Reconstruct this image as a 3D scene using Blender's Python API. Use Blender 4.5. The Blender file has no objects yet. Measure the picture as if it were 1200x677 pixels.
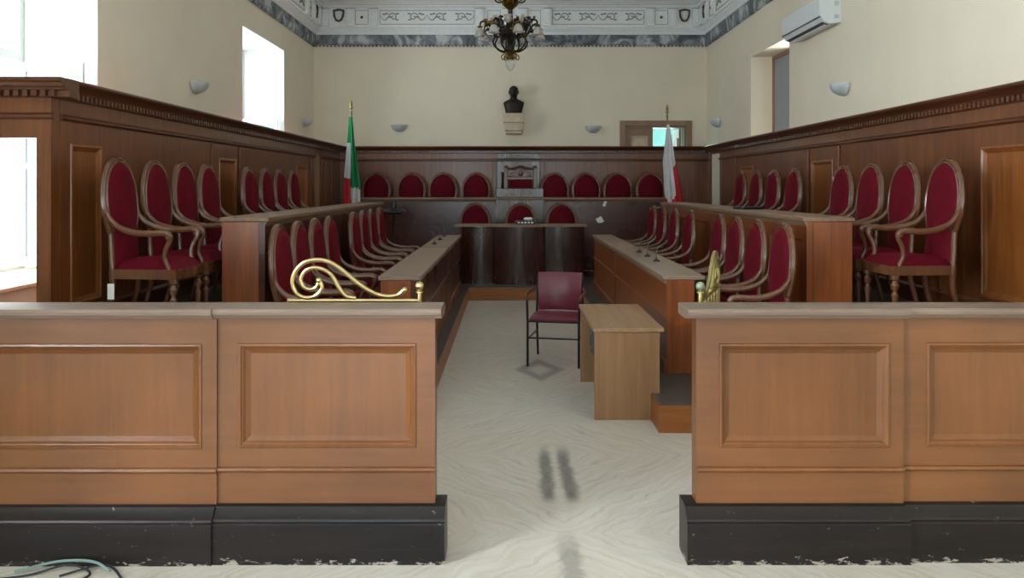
import bpy, math, random
from mathutils import Vector, Matrix
random.seed(7)
PI = math.pi
S = bpy.context.scene
COL = S.collection
F = 950.0            # focal length in pixels of a 1200 px wide frame
EYE = 1.65

# ------------------------------------------------------------------ materials
def lin(c):
    def f(u):
        u /= 255.0
        return u / 12.92 if u <= .04045 else ((u + .055) / 1.055) ** 2.4
    return (f(c[0]), f(c[1]), f(c[2]), 1.0)

def newmat(name):
    m = bpy.data.materials.new(name); m.use_nodes = True
    nt = m.node_tree
    b = nt.nodes['Principled BSDF']
    return m, nt, b

def N(nt, t, **kw):
    n = nt.nodes.new(t)
    for k, v in kw.items():
        if k in n.inputs.keys(): n.inputs[k].default_value = v
        else: setattr(n, k, v)
    return n

def ramp(nt, stops):
    r = nt.nodes.new('ShaderNodeValToRGB')
    e = r.color_ramp.elements
    while len(e) < len(stops): e.new(.5)
    for k, (p, c) in enumerate(stops):
        e[k].position = p; e[k].color = c
    return r

def plain(name, c, rough=.5, metal=0., spec=.5, noise=0.06, scale=8., bump=0., sheen=0., coat=0.):
    m, nt, b = newmat(name)
    tc = N(nt, 'ShaderNodeTexCoord')
    nz = N(nt, 'ShaderNodeTexNoise', Scale=scale, Detail=4.)
    nt.links.new(tc.outputs['Object'], nz.inputs['Vector'])
    a = lin(c); k1, k2 = 1 - noise * 2, 1 + noise * 2
    r = ramp(nt, [(.3, (a[0]*k1, a[1]*k1, a[2]*k1, 1)), (.7, (min(1, a[0]*k2), min(1, a[1]*k2), min(1, a[2]*k2), 1))])
    nt.links.new(nz.outputs['Fac'], r.inputs['Fac'])
    nt.links.new(r.outputs['Color'], b.inputs['Base Color'])
    b.inputs['Roughness'].default_value = rough
    b.inputs['Metallic'].default_value = metal
    b.inputs['Specular IOR Level'].default_value = spec
    b.inputs['Coat Weight'].default_value = coat
    if sheen:
        b.inputs['Sheen Weight'].default_value = sheen
        b.inputs['Sheen Roughness'].default_value = .4
        b.inputs['Sheen Tint'].default_value = (a[0]*2 if a[0]<.5 else 1, a[1], a[2], 1)
    if bump:
        bp = N(nt, 'ShaderNodeBump', Strength=bump, Distance=.01)
        nt.links.new(nz.outputs['Fac'], bp.inputs['Height'])
        nt.links.new(bp.outputs['Normal'], b.inputs['Normal'])
    return m

def wood(name, dark, light, rough=.3, axis=2, coat=0., grain=22., blotch=.35, spec=.5):
    m, nt, b = newmat(name)
    tc = N(nt, 'ShaderNodeTexCoord')
    mp = N(nt, 'ShaderNodeMapping')
    sc = [grain, grain, grain]; sc[axis] = grain / 18.
    mp.inputs['Scale'].default_value = sc
    nt.links.new(tc.outputs['Object'], mp.inputs['Vector'])
    n1 = N(nt, 'ShaderNodeTexNoise', Scale=1., Detail=6., Roughness=.6, Distortion=.6)
    nt.links.new(mp.outputs['Vector'], n1.inputs['Vector'])
    n2 = N(nt, 'ShaderNodeTexNoise', Scale=1.7, Detail=3.)
    nt.links.new(tc.outputs['Object'], n2.inputs['Vector'])
    mx = N(nt, 'ShaderNodeMix'); mx.data_type = 'FLOAT'
    mx.inputs[0].default_value = blotch
    nt.links.new(n1.outputs['Fac'], mx.inputs[2]); nt.links.new(n2.outputs['Fac'], mx.inputs[3])
    r = ramp(nt, [(.3, lin(dark)), (.68, lin(light))])
    nt.links.new(mx.outputs[0], r.inputs['Fac'])
    nt.links.new(r.outputs['Color'], b.inputs['Base Color'])
    rr = N(nt, 'ShaderNodeMapRange'); rr.inputs[3].default_value = max(.05, rough - .08); rr.inputs[4].default_value = rough + .1
    nt.links.new(n2.outputs['Fac'], rr.inputs[0]); nt.links.new(rr.outputs[0], b.inputs['Roughness'])
    b.inputs['Specular IOR Level'].default_value = spec
    b.inputs['Coat Weight'].default_value = coat; b.inputs['Coat Roughness'].default_value = .15
    bp = N(nt, 'ShaderNodeBump', Strength=.08, Distance=.004)
    nt.links.new(n1.outputs['Fac'], bp.inputs['Height']); nt.links.new(bp.outputs['Normal'], b.inputs['Normal'])
    return m

def chip(m, zmax=.05):
    nt = m.node_tree; b = nt.nodes['Principled BSDF']; L = nt.links.new
    src = b.inputs['Base Color'].links[0].from_socket
    tc = N(nt, 'ShaderNodeTexCoord'); sp = N(nt, 'ShaderNodeSeparateXYZ'); L(tc.outputs['Object'], sp.inputs[0])
    mp = N(nt, 'ShaderNodeMapping'); mp.inputs['Scale'].default_value = (1., 1., 2.5); L(tc.outputs['Object'], mp.inputs['Vector'])
    nz = N(nt, 'ShaderNodeTexNoise', Scale=17., Detail=7., Roughness=.7); L(mp.outputs['Vector'], nz.inputs['Vector'])
    mr = N(nt, 'ShaderNodeMapRange'); mr.inputs[1].default_value = 0.; mr.inputs[2].default_value = zmax; mr.inputs[3].default_value = .16; mr.inputs[4].default_value = 0.
    L(sp.outputs[2], mr.inputs[0])
    ad = N(nt, 'ShaderNodeMath', operation='ADD'); L(nz.outputs['Fac'], ad.inputs[0]); L(mr.outputs[0], ad.inputs[1])
    r = ramp(nt, [(.66, (0, 0, 0, 1)), (.70, (1, 1, 1, 1))]); L(ad.outputs[0], r.inputs['Fac'])
    mx = N(nt, 'ShaderNodeMix'); mx.data_type = 'RGBA'
    L(r.outputs['Color'], mx.inputs[0]); L(src, mx.inputs[6]); mx.inputs[7].default_value = lin((150, 140, 130))
    L(mx.outputs[2], b.inputs['Base Color'])
    return m

def floor_mat():
    m, nt, b = newmat('veined_marble')
    L = nt.links.new
    tc = N(nt, 'ShaderNodeTexCoord'); sp = N(nt, 'ShaderNodeSeparateXYZ')
    L(tc.outputs['Object'], sp.inputs[0])
    def mth(op, a, bb=None, c=None):
        n = nt.nodes.new('ShaderNodeMath'); n.operation = op
        for i, v in enumerate((a, bb, c)):
            if v is None: continue
            if isinstance(v, (int, float)): n.inputs[i].default_value = v
            else: L(v, n.inputs[i])
        return n.outputs[0]
    nzw = N(nt, 'ShaderNodeTexNoise', Scale=2.2, Detail=7., Roughness=.6)
    L(tc.outputs['Object'], nzw.inputs['Vector'])
    warp = mth('MULTIPLY', mth('SUBTRACT', nzw.outputs['Fac'], .5), .4)
    x = mth('ABSOLUTE', mth('SUBTRACT', sp.outputs[0], .27))
    y = mth('PINGPONG', mth('SUBTRACT', 7.3, sp.outputs[1]), 1.15)
    v = mth('ADD', mth('ADD', mth('MULTIPLY', x, 1.05), y), warp)
    s1 = mth('SINE', mth('MULTIPLY', v, 74.))
    n2 = N(nt, 'ShaderNodeTexNoise', Scale=3.2, Detail=6., Roughness=.65)
    cb = N(nt, 'ShaderNodeCombineXYZ')
    L(mth('MULTIPLY', v, 8.), cb.inputs[0]); L(mth('MULTIPLY', mth('SUBTRACT', x, y), .6), cb.inputs[1])
    L(cb.outputs[0], n2.inputs['Vector'])
    fac = mth('ADD', mth('MULTIPLY', s1, .035), n2.outputs['Fac'])
    r = ramp(nt, [(.24, lin((168, 158, 142))), (.40, lin((198, 191, 180))), (.60, lin((209, 205, 198)))])
    L(fac, r.inputs['Fac'])
    # broad warm patches
    n3 = N(nt, 'ShaderNodeTexNoise', Scale=.9, Detail=3.); L(tc.outputs['Object'], n3.inputs['Vector'])
    mix = N(nt, 'ShaderNodeMix'); mix.data_type = 'RGBA'; mix.blend_type = 'MULTIPLY'
    L(mth('MULTIPLY', n3.outputs['Fac'], .5), mix.inputs[0]); L(r.outputs['Color'], mix.inputs[6])
    mix.inputs[7].default_value = lin((232, 219, 198))
    # the two dark grey flecks mirrored about the joint, and the grey lozenge further in
    def smooth(val, a, bb):
        n = nt.nodes.new('ShaderNodeMapRange'); n.interpolation_type = 'SMOOTHSTEP'
        L(val, n.inputs[0]); n.inputs[1].default_value = a; n.inputs[2].default_value = bb
        return n.outputs[0]
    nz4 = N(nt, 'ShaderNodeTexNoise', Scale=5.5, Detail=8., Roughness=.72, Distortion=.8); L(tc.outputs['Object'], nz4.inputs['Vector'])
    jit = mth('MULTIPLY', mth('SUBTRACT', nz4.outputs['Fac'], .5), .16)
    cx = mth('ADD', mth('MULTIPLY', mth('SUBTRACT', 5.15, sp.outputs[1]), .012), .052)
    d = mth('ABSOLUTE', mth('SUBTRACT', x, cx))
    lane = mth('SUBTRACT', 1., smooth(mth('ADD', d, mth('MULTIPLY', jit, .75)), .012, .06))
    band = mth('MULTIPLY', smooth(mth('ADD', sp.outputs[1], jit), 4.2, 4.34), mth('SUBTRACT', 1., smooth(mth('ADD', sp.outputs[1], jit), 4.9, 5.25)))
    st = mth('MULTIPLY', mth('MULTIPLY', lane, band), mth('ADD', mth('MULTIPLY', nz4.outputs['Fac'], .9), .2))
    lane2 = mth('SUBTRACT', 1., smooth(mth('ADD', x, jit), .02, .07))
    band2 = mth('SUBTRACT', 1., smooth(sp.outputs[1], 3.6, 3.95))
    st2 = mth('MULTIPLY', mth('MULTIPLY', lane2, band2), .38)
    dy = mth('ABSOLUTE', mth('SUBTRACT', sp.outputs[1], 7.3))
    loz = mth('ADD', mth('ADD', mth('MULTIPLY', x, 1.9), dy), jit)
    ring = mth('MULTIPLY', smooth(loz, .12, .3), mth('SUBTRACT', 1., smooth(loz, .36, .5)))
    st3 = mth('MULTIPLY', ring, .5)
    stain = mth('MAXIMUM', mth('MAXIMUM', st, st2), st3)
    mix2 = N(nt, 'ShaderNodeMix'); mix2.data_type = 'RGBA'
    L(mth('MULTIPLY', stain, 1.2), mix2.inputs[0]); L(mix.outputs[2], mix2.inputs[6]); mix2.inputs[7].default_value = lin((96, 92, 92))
    L(mix2.outputs[2], b.inputs['Base Color'])
    b.inputs['Roughness'].default_value = .42
    bp = N(nt, 'ShaderNodeBump', Strength=.12, Distance=.003)
    L(fac, bp.inputs['Height']); L(bp.outputs['Normal'], b.inputs['Normal'])
    return m

def band_mat():
    m, nt, b = newmat('painted_grey_marble')
    tc = N(nt, 'ShaderNodeTexCoord')
    n1 = N(nt, 'ShaderNodeTexNoise', Scale=2.6, Detail=7., Roughness=.62, Distortion=1.4)
    nt.links.new(tc.outputs['Object'], n1.inputs['Vector'])
    r = ramp(nt, [(.36, lin((74, 80, 88))), (.5, lin((128, 134, 140))), (.62, lin((198, 202, 204)))])
    nt.links.new(n1.outputs['Fac'], r.inputs['Fac']); nt.links.new(r.outputs['Color'], b.inputs['Base Color'])
    b.inputs['Roughness'].default_value = .6
    return m

def glass_mat(name, tint=(235, 245, 250), refl=.12):
    m, nt, b = newmat(name)
    nt.nodes.remove(b)
    out = nt.nodes['Material Output']
    t = N(nt, 'ShaderNodeBsdfTransparent', Color=lin(tint)); g = N(nt, 'ShaderNodeBsdfGlossy', Roughness=.08)
    mx = N(nt, 'ShaderNodeMixShader'); mx.inputs[0].default_value = refl
    nt.links.new(t.outputs[0], mx.inputs[1]); nt.links.new(g.outputs[0], mx.inputs[2])
    nt.links.new(mx.outputs[0], out.inputs['Surface'])
    return m

def frosted_mat(name, c):
    m, nt, b = newmat(name)
    b.inputs['Base Color'].default_value = lin(c)
    b.inputs['Roughness'].default_value = .25
    b.inputs['Transmission Weight'].default_value = .7
    b.inputs['IOR'].default_value = 1.15
    return m

M = {
    'floor': floor_mat(),
    'wall': plain('cream_wall_paint', (236, 226, 205), .85, noise=.015, scale=1.5, bump=.03),
    'reveal': plain('white_reveal_paint', (224, 226, 222), .8, noise=.01),
    'ceiling': plain('ceiling_white', (242, 244, 245), .85, noise=.012),
    'stucco': plain('stucco_white', (240, 243, 244), .8, noise=.02, scale=14),
    'stucco_line': plain('stucco_grey_line', (150, 146, 140), .8),  # flat grey for the frieze's scrolls, panel lines and groove
    'shield': plain('shield_brown', (88, 68, 46), .5),
    'marble_band': band_mat(),
    'rail_wood': wood('barrier_oak', (90, 53, 25), (124, 76, 39), .34, axis=0, coat=.1, grain=26, blotch=.6),
    'rail_panel': wood('barrier_panel_oak', (90, 51, 22), (126, 76, 35), .32, axis=2, coat=.12, grain=26, blotch=.6),
    'plinth': chip(wood('barrier_plinth_black', (16, 11, 11), (34, 26, 25), .36, axis=0, coat=.05, spec=.28)),
    'cap': wood('barrier_cap_worn', (96, 78, 66), (136, 116, 102), .42, axis=0, grain=30),
    'wains': wood('wainscot_mahogany', (80, 40, 19), (130, 76, 39), .32, axis=2, coat=.2, grain=24),
    'wains_h': wood('wainscot_cornice_mahogany', (64, 32, 18), (104, 58, 33), .3, axis=0, coat=.25, grain=24),
    'wains_panel': wood('wainscot_panel_mahogany', (106, 54, 21), (152, 90, 40), .34, axis=2, coat=.15, grain=24),
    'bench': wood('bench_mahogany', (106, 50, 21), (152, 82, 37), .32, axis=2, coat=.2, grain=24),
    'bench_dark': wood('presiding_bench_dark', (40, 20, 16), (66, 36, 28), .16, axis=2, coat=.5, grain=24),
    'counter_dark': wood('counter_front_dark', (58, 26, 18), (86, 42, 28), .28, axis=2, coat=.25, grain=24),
    'top': wood('worn_desk_top', (118, 95, 78), (154, 129, 108), .42, axis=1, grain=30, spec=.5),
    'topx': wood('worn_counter_top', (110, 84, 65), (146, 116, 92), .42, axis=0, grain=30, spec=.5),
    'riser': wood('step_oak', (128, 70, 28), (168, 104, 48), .4, axis=0, grain=24),
    'lino': plain('grey_step_covering', (76, 71, 68), .36, noise=.08, scale=20),
    'beech': wood('pale_beech_veneer', (130, 92, 60), (160, 120, 83), .38, axis=2, grain=18, blotch=.3),
    'beech_top': wood('pale_beech_top', (140, 106, 76), (174, 138, 104), .34, axis=1, grain=18, blotch=.3),
    'velvet': plain('crimson_velvet', (92, 4, 22), .8, noise=.08, scale=14, sheen=.22, spec=.15),
    'walnut': wood('chair_walnut', (70, 40, 24), (122, 78, 50), .28, axis=2, coat=.3, grain=40),
    'burgundy': plain('burgundy_leatherette', (100, 30, 46), .34, noise=.04, scale=30, bump=.05),
    'black_metal': plain('black_metal', (34, 32, 34), .4, metal=.4, noise=.02),
    'brass': plain('polished_brass', (198, 176, 126), .28, metal=1., noise=.03),
    'old_brass': plain('aged_brass', (168, 156, 104), .36, metal=.9, noise=.08, scale=30),
    'verdigris': plain('verdigris_knob', (128, 138, 116), .5, metal=.4, noise=.08),
    'bronze': plain('dark_bronze', (50, 44, 38), .45, metal=.6, noise=.1),
    'stone': plain('pale_travertine', (206, 188, 164), .7, noise=.06, scale=12),
    'sconce': plain('grey_sconce_enamel', (196, 202, 205), .35),
    'plastic': plain('white_plastic', (222, 228, 230), .4, noise=.01),
    'plastic_dark': plain('dark_slot_plastic', (70, 76, 80), .5, noise=.01),
    'door': wood('door_brown', (138, 106, 84), (166, 134, 108), .5, axis=2, grain=16),
    'teal': plain('teal_wall_paint', (186, 214, 212), .8, noise=.02),
    'green': plain('flag_green', (12, 128, 74), .7, noise=.04, sheen=.2),
    'white_cloth': plain('flag_white', (212, 212, 212), .7, noise=.03, sheen=.2),
    'red_cloth': plain('flag_red', (196, 30, 44), .7, noise=.04, sheen=.2),
    'pole': wood('pole_wood', (110, 96, 70), (140, 124, 92), .4, axis=2),
    'iron': plain('dark_wrought_iron', (44, 38, 30), .45, metal=.7, noise=.08),
    'gilt': plain('worn_gilding', (120, 96, 42), .35, metal=.9, noise=.12, scale=40),
    'glass_shade': frosted_mat('frosted_shade_glass', (226, 222, 216)),
    'pane': glass_mat('window_glass'),
    'shutter': plain('blue_grey_shutter', (150, 156, 160), .6, noise=.02),
    'frame_white': plain('white_window_paint', (226, 230, 232), .5, noise=.01),
    'paper': plain('white_paper', (236, 236, 232), .7, noise=.01),
    'tube': plain('grey_steel_tube', (130, 128, 128), .3, metal=.8),
    'cable': plain('black_cable', (40, 42, 46), .6),
    'cable_green': plain('grey_green_cable', (120, 140, 136), .6),
    'black': plain('black_plastic', (26, 26, 30), .35, noise=.02),
}

# ------------------------------------------------------------------ mesh building
class MB:
    def __init__(self): self.v, self.f, self.mi, self.m = [], [], [], 0
    def add(self, vs, fs):
        b = len(self.v); self.v += [tuple(p) for p in vs]
        for q in fs: self.f.append(tuple(b + i for i in q)); self.mi.append(self.m)
        return self
    def box(self, x0, x1, y0, y1, z0, z1, b=0.):
        if x1 < x0: x0, x1 = x1, x0
        if y1 < y0: y0, y1 = y1, y0
        if b <= 0:
            return self.add([(x0,y0,z0),(x1,y0,z0),(x1,y1,z0),(x0,y1,z0),(x0,y0,z1),(x1,y0,z1),(x1,y1,z1),(x0,y1,z1)],
                            [(0,3,2,1),(4,5,6,7),(0,1,5,4),(1,2,6,5),(2,3,7,6),(3,0,4,7)])
        b = min(b, (x1-x0)*.45, (y1-y0)*.45, (z1-z0)*.45)
        vs, fs = [], []
        idx = {}
        for ix, X in enumerate((x0, x1)):
            for iy, Y in enumerate((y0, y1)):
                for iz, Z in enumerate((z0, z1)):
                    sx, sy, sz = (1 if ix == 0 else -1), (1 if iy == 0 else -1), (1 if iz == 0 else -1)
                    idx[ix,iy,iz,0] = len(vs); vs.append((X, Y+sy*b, Z+sz*b))
                    idx[ix,iy,iz,1] = len(vs); vs.append((X+sx*b, Y, Z+sz*b))
                    idx[ix,iy,iz,2] = len(vs); vs.append((X+sx*b, Y+sy*b, Z))
        I = lambda a,c,d,k: idx[a,c,d,k]
        fs += [(I(0,0,0,0),I(0,0,1,0),I(0,1,1,0),I(0,1,0,0)),(I(1,0,0,0),I(1,1,0,0),I(1,1,1,0),I(1,0,1,0)),
               (I(0,0,0,1),I(1,0,0,1),I(1,0,1,1),I(0,0,1,1)),(I(0,1,0,1),I(0,1,1,1),I(1,1,1,1),I(1,1,0,1)),
               (I(0,0,0,2),I(0,1,0,2),I(1,1,0,2),I(1,0,0,2)),(I(0,0,1,2),I(1,0,1,2),I(1,1,1,2),I(0,1,1,2))]
        for iy in (0,1):
            for iz in (0,1):
                fs.append((I(0,iy,iz,1),I(0,iy,iz,2),I(1,iy,iz,2),I(1,iy,iz,1)))
        for ix in (0,1):
            for iz in (0,1):
                fs.append((I(ix,0,iz,0),I(ix,0,iz,2),I(ix,1,iz,2),I(ix,1,iz,0)))
        for ix in (0,1):
            for iy in (0,1):
                fs.append((I(ix,iy,0,0),I(ix,iy,0,1),I(ix,iy,1,1),I(ix,iy,1,0)))
                for iz in (0,1):
                    fs.append((I(ix,iy,iz,0),I(ix,iy,iz,1),I(ix,iy,iz,2)))
        return self.add(vs, fs)
    def lathe(self, prof, c=(0,0,0), seg=16, sx=1., sy=1.):
        vs, fs = [], []
        n = len(prof)
        for r, z in prof:
            for k in range(seg):
                a = 2*PI*k/seg
                vs.append((c[0]+r*sx*math.cos(a), c[1]+r*sy*math.sin(a), c[2]+z))
        for i in range(n-1):
            for k in range(seg):
                k2 = (k+1) % seg
                fs.append((i*seg+k, i*seg+k2, (i+1)*seg+k2, (i+1)*seg+k))
        fs.append(tuple(range(seg))[::-1]); fs.append(tuple((n-1)*seg+k for k in range(seg)))
        return self.add(vs, fs)
    def tube(self, pts, r, seg=8, flat=1., closed=False):
        """sweep a round section along the points; r a number or a list; flat squeezes it along the curve's binormal"""
        P = [Vector(p) for p in pts]; n = len(P)
        R = r if isinstance(r, (list, tuple)) else [r]*n
        vs, fs = [], []
        T = []
        for i in range(n):
            a = P[(i-1) % n] if (closed or i > 0) else P[i]
            b = P[(i+1) % n] if (closed or i < n-1) else P[i]
            t = (b-a); T.append(t.normalized() if t.length > 1e-9 else Vector((0,0,1)))
        up = Vector((0,0,1)) if abs(T[0].z) < .9 else Vector((1,0,0))
        nrm = (up - T[0]*up.dot(T[0])).normalized()
        for i in range(n):
            nrm = (nrm - T[i]*nrm.dot(T[i]))
            nrm = nrm.normalized() if nrm.length > 1e-6 else T[i].orthogonal().normalized()
            bi = T[i].cross(nrm)
            for k in range(seg):
                a = 2*PI*k/seg
                vs.append(P[i] + nrm*(R[i]*math.cos(a)) + bi*(R[i]*flat*math.sin(a)))
        m = n if closed else n-1
        for i in range(m):
            j = (i+1) % n
            for k in range(seg):
                k2 = (k+1) % seg
                fs.append((i*seg+k, i*seg+k2, j*seg+k2, j*seg+k))
        if not closed:
            fs.append(tuple(range(seg))[::-1]); fs.append(tuple((n-1)*seg+k for k in range(seg)))
        return self.add(vs, fs)
    def ball(self, c, r, seg=12, rings=8, sx=1., sy=1., sz=1.):
        prof = [(max(1e-4, r*math.sin(PI*i/rings)), -r*sz*math.cos(PI*i/rings)) for i in range(rings+1)]
        return self.lathe(prof, c, seg, sx, sy)
    def extrude_x(self, prof, x0, x1):
        """closed (y,z) outline pushed along x"""
        n = len(prof)
        vs = [(x0, y, z) for y, z in prof] + [(x1, y, z) for y, z in prof]
        fs = [(i, (i+1) % n, n+(i+1) % n, n+i) for i in range(n)]
        fs += [tuple(range(n))[::-1], tuple(range(n, 2*n))]
        return self.add(vs, fs)
    def extrude_z(self, outl, z0, z1):
        n = len(outl)
        vs = [(x, y, z0) for x, y in outl] + [(x, y, z1) for x, y in outl]
        fs = [(i, (i+1) % n, n+(i+1) % n, n+i) for i in range(n)]
        fs += [tuple(range(n))[::-1], tuple(range(n, 2*n))]
        return self.add(vs, fs)
    def panel(self, x0, x1, z0, z1, y, prof=None):
        """a moulded panel in a board whose face lies at y (front is -y): rings of (inset, depth), flat inside"""
        prof = prof or [(0, 0), (.004, -.008), (.018, -.01), (.026, 0.), (.034, .004), (.05, .016), (.056, .016)]
        vs, fs = [], []
        for ins, dep in prof:
            vs += [(x0+ins, y+dep, z0+ins), (x1-ins, y+dep, z0+ins), (x1-ins, y+dep, z1-ins), (x0+ins, y+dep, z1-ins)]
        for i in range(len(prof)-1):
            for k in range(4):
                k2 = (k+1) % 4
                fs.append((i*4+k, i*4+k2, i*4+4+k2, i*4+4+k))
        l = (len(prof)-1)*4
        fs.append((l, l+1, l+2, l+3))
        # closed back
        b = len(vs); yb = y+.03
        vs += [(x0, yb, z0), (x1, yb, z0), (x1, yb, z1), (x0, yb, z1)]
        fs += [(b+3, b+2, b+1, b)] + [(k, b+k, b+(k+1) % 4, (k+1) % 4) for k in range(4)]
        return self.add(vs, fs)
    def board(self, x0, x1, z0, z1, yf, yb, holes):
        """a board, front face at yf, with rectangular openings left for panels"""
        xs = sorted({x0, x1} | {h[0] for h in holes} | {h[1] for h in holes})
        zs = sorted({z0, z1} | {h[2] for h in holes} | {h[3] for h in holes})
        for i in range(len(xs)-1):
            for j in range(len(zs)-1):
                cx, cz = (xs[i]+xs[i+1])/2, (zs[j]+zs[j+1])/2
                if any(h[0] < cx < h[1] and h[2] < cz < h[3] for h in holes):
                    self.box(xs[i], xs[i+1], yf+.03, yb, zs[j], zs[j+1])
                else:
                    self.box(xs[i], xs[i+1], yf, yb, zs[j], zs[j+1])
        return self
    def build(self, name, mat, parent=None, smooth=True, off=None, angle=38):
        me = bpy.data.meshes.new(name)
        v = self.v if off is None else [(p[0]+off[0], p[1]+off[1], p[2]+off[2]) for p in self.v]
        me.from_pydata(v, [], self.f); 
        mats = mat if isinstance(mat, (list, tuple)) else [mat]
        for q in mats: me.materials.append(q)
        if len(mats) > 1: me.polygons.foreach_set('material_index', self.mi)
        import bmesh
        bm = bmesh.new(); bm.from_mesh(me)
        bmesh.ops.recalc_face_normals(bm, faces=bm.faces)
        bm.to_mesh(me); bm.free()
        if smooth:
            me.polygons.foreach_set('use_smooth', [True]*len(me.polygons))
            me.set_sharp_from_angle(angle=math.radians(angle))
        me.update()
        o = bpy.data.objects.new(name, me); COL.objects.link(o)
        if parent: o.parent = parent
        return o

def spline(pts, n=6):
    """Catmull-Rom through the points"""
    P = [Vector(p) for p in pts]; out = []
    for i in range(len(P)-1):
        p0 = P[i-1] if i else P[0]*2-P[1]
        p3 = P[i+2] if i+2 < len(P) else P[-1]*2-P[-2]
        for k in range(n):
            t = k/n
            out.append(.5*((2*P[i]) + (P[i+1]-p0)*t + (2*p0-5*P[i]+4*P[i+1]-p3)*t*t + (3*P[i]-p0-3*P[i+1]+p3)*t**3))
    out.append(P[-1]); return out

def tag(o, label=None, cat=None, group=None, kind=None):
    if label: o['label'] = label
    if cat: o['category'] = cat
    if group: o['group'] = group
    if kind: o['kind'] = kind
    return o
def thing(name, label, cat, loc=(0,0,0), rz=0., group=None):
    o = bpy.data.objects.new(name, None); COL.objects.link(o)
    o.location = loc; o.rotation_euler = (0, 0, rz); o.empty_display_size = .1
    return tag(o, label, cat, group)
def struct(name, mb, mat, label=None, parent=None, cat=None, smooth=False):
    o = mb.build(name, mat, parent, smooth)
    if not parent: tag(o, label, cat, None, 'structure')
    return o
def dup(root, loc, rz, label, group=None):
    r = root.copy(); COL.objects.link(r); r.location = loc; r.rotation_euler = (0, 0, rz); r['label'] = label
    if group: r['group'] = group
    for ch in list(root.children):
        c = ch.copy(); COL.objects.link(c); c.parent = r
        for g in list(ch.children):
            d = g.copy(); COL.objects.link(d); d.parent = c
    return r
def at(px, py, d):
    """the point seen at a pixel of the photograph, d metres ahead"""
    return ((px-597)*d/F, d, EYE-(py-218)*d/F)

# ------------------------------------------------------------------ the room
XL, XR, YB, YF, ZC = -3.62, 3.65, 15.0, -3.6, 4.98
TL, TR = .74, .42
LW = [(-.8, 1.23), (5.1, 7.13), (11.0, 13.03)]
WZ0, WZ1 = .9, 3.83
struct('floor', MB().add([(XL-.8,YF-.4,0),(XR+.5,YF-.4,0),(XR+.5,YB+3.3,0),(XL-.8,YB+3.3,0),(XL-.8,YF-.4,-.1),(XR+.5,YF-.4,-.1),(XR+.5,YB+3.3,-.1),(XL-.8,YB+3.3,-.1)],
       [(0,1,2,3),(7,6,5,4),(0,4,5,1),(1,5,6,2),(2,6,7,3),(3,7,4,0)]), M['floor'], 'pale veined marble floor with mirrored grey flecks down the aisle', None, 'floor')
struct('ceiling', MB().box(XL-TL, XR+TR, YF-.3, YB+.3, ZC, ZC+.15), M['ceiling'], 'white flat ceiling above the stucco frieze', None, 'ceiling')

def wall_cells(mb, u0, u1, z0, z1, holes, put):
    us = sorted({u0, u1} | {h[0] for h in holes} | {h[1] for h in holes})
    zs = sorted({z0, z1} | {h[2] for h in holes} | {h[3] for h in holes})
    for i in range(len(us)-1):
        for j in range(len(zs)-1):
            cu, cz = (us[i]+us[i+1])/2, (zs[j]+zs[j+1])/2
            if not any(h[0] < cu < h[1] and h[2] < cz < h[3] for h in holes):
                put(us[i], us[i+1], zs[j], zs[j+1])
mb = MB()
wall_cells(mb, YF, YB, 0, ZC, [(a, b, WZ0, WZ1) for a, b in LW], lambda a, b, c, d: mb.box(XL-TL, XL, a, b, c, d))
struct('wall_left', mb, M['wall'], 'cream wall with deep window recesses', None, 'wall')
RW = (10.57, 12.25, .7, 3.6)
mb = MB()
wall_cells(mb, YF, YB, 0, ZC, [RW], lambda a, b, c, d: mb.box(XR, XR+TR, a, b, c, d))
struct('wall_right', mb, M['wall'], 'cream wall with the air conditioner and a shuttered recess', None, 'wall')
DX0, DX1, DZ1 = 2.14, 3.27, 2.76
mb = MB()
wall_cells(mb, XL-TL, XR+TR, 0, ZC, [(DX0, DX1, .66, DZ1)], lambda a, b, c, d: mb.box(a, b, YB, YB+.3, c, d))
struct('wall_back', mb, M['wall'], 'cream end wall with bust and doorway', None, 'wall')
FD = [(-2.5, -.9), (1.1, 2.7)]
mb = MB()
wall_cells(mb, XL-TL, XR+TR, 0, ZC, [(a, b, 0., 3.4) for a, b in FD], lambda a, b, c, d: mb.box(a, b, YF-.4, YF, c, d))
struct('wall_front', mb, M['wall'], 'cream entrance wall with two tall glazed doorways', None, 'wall')

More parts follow.
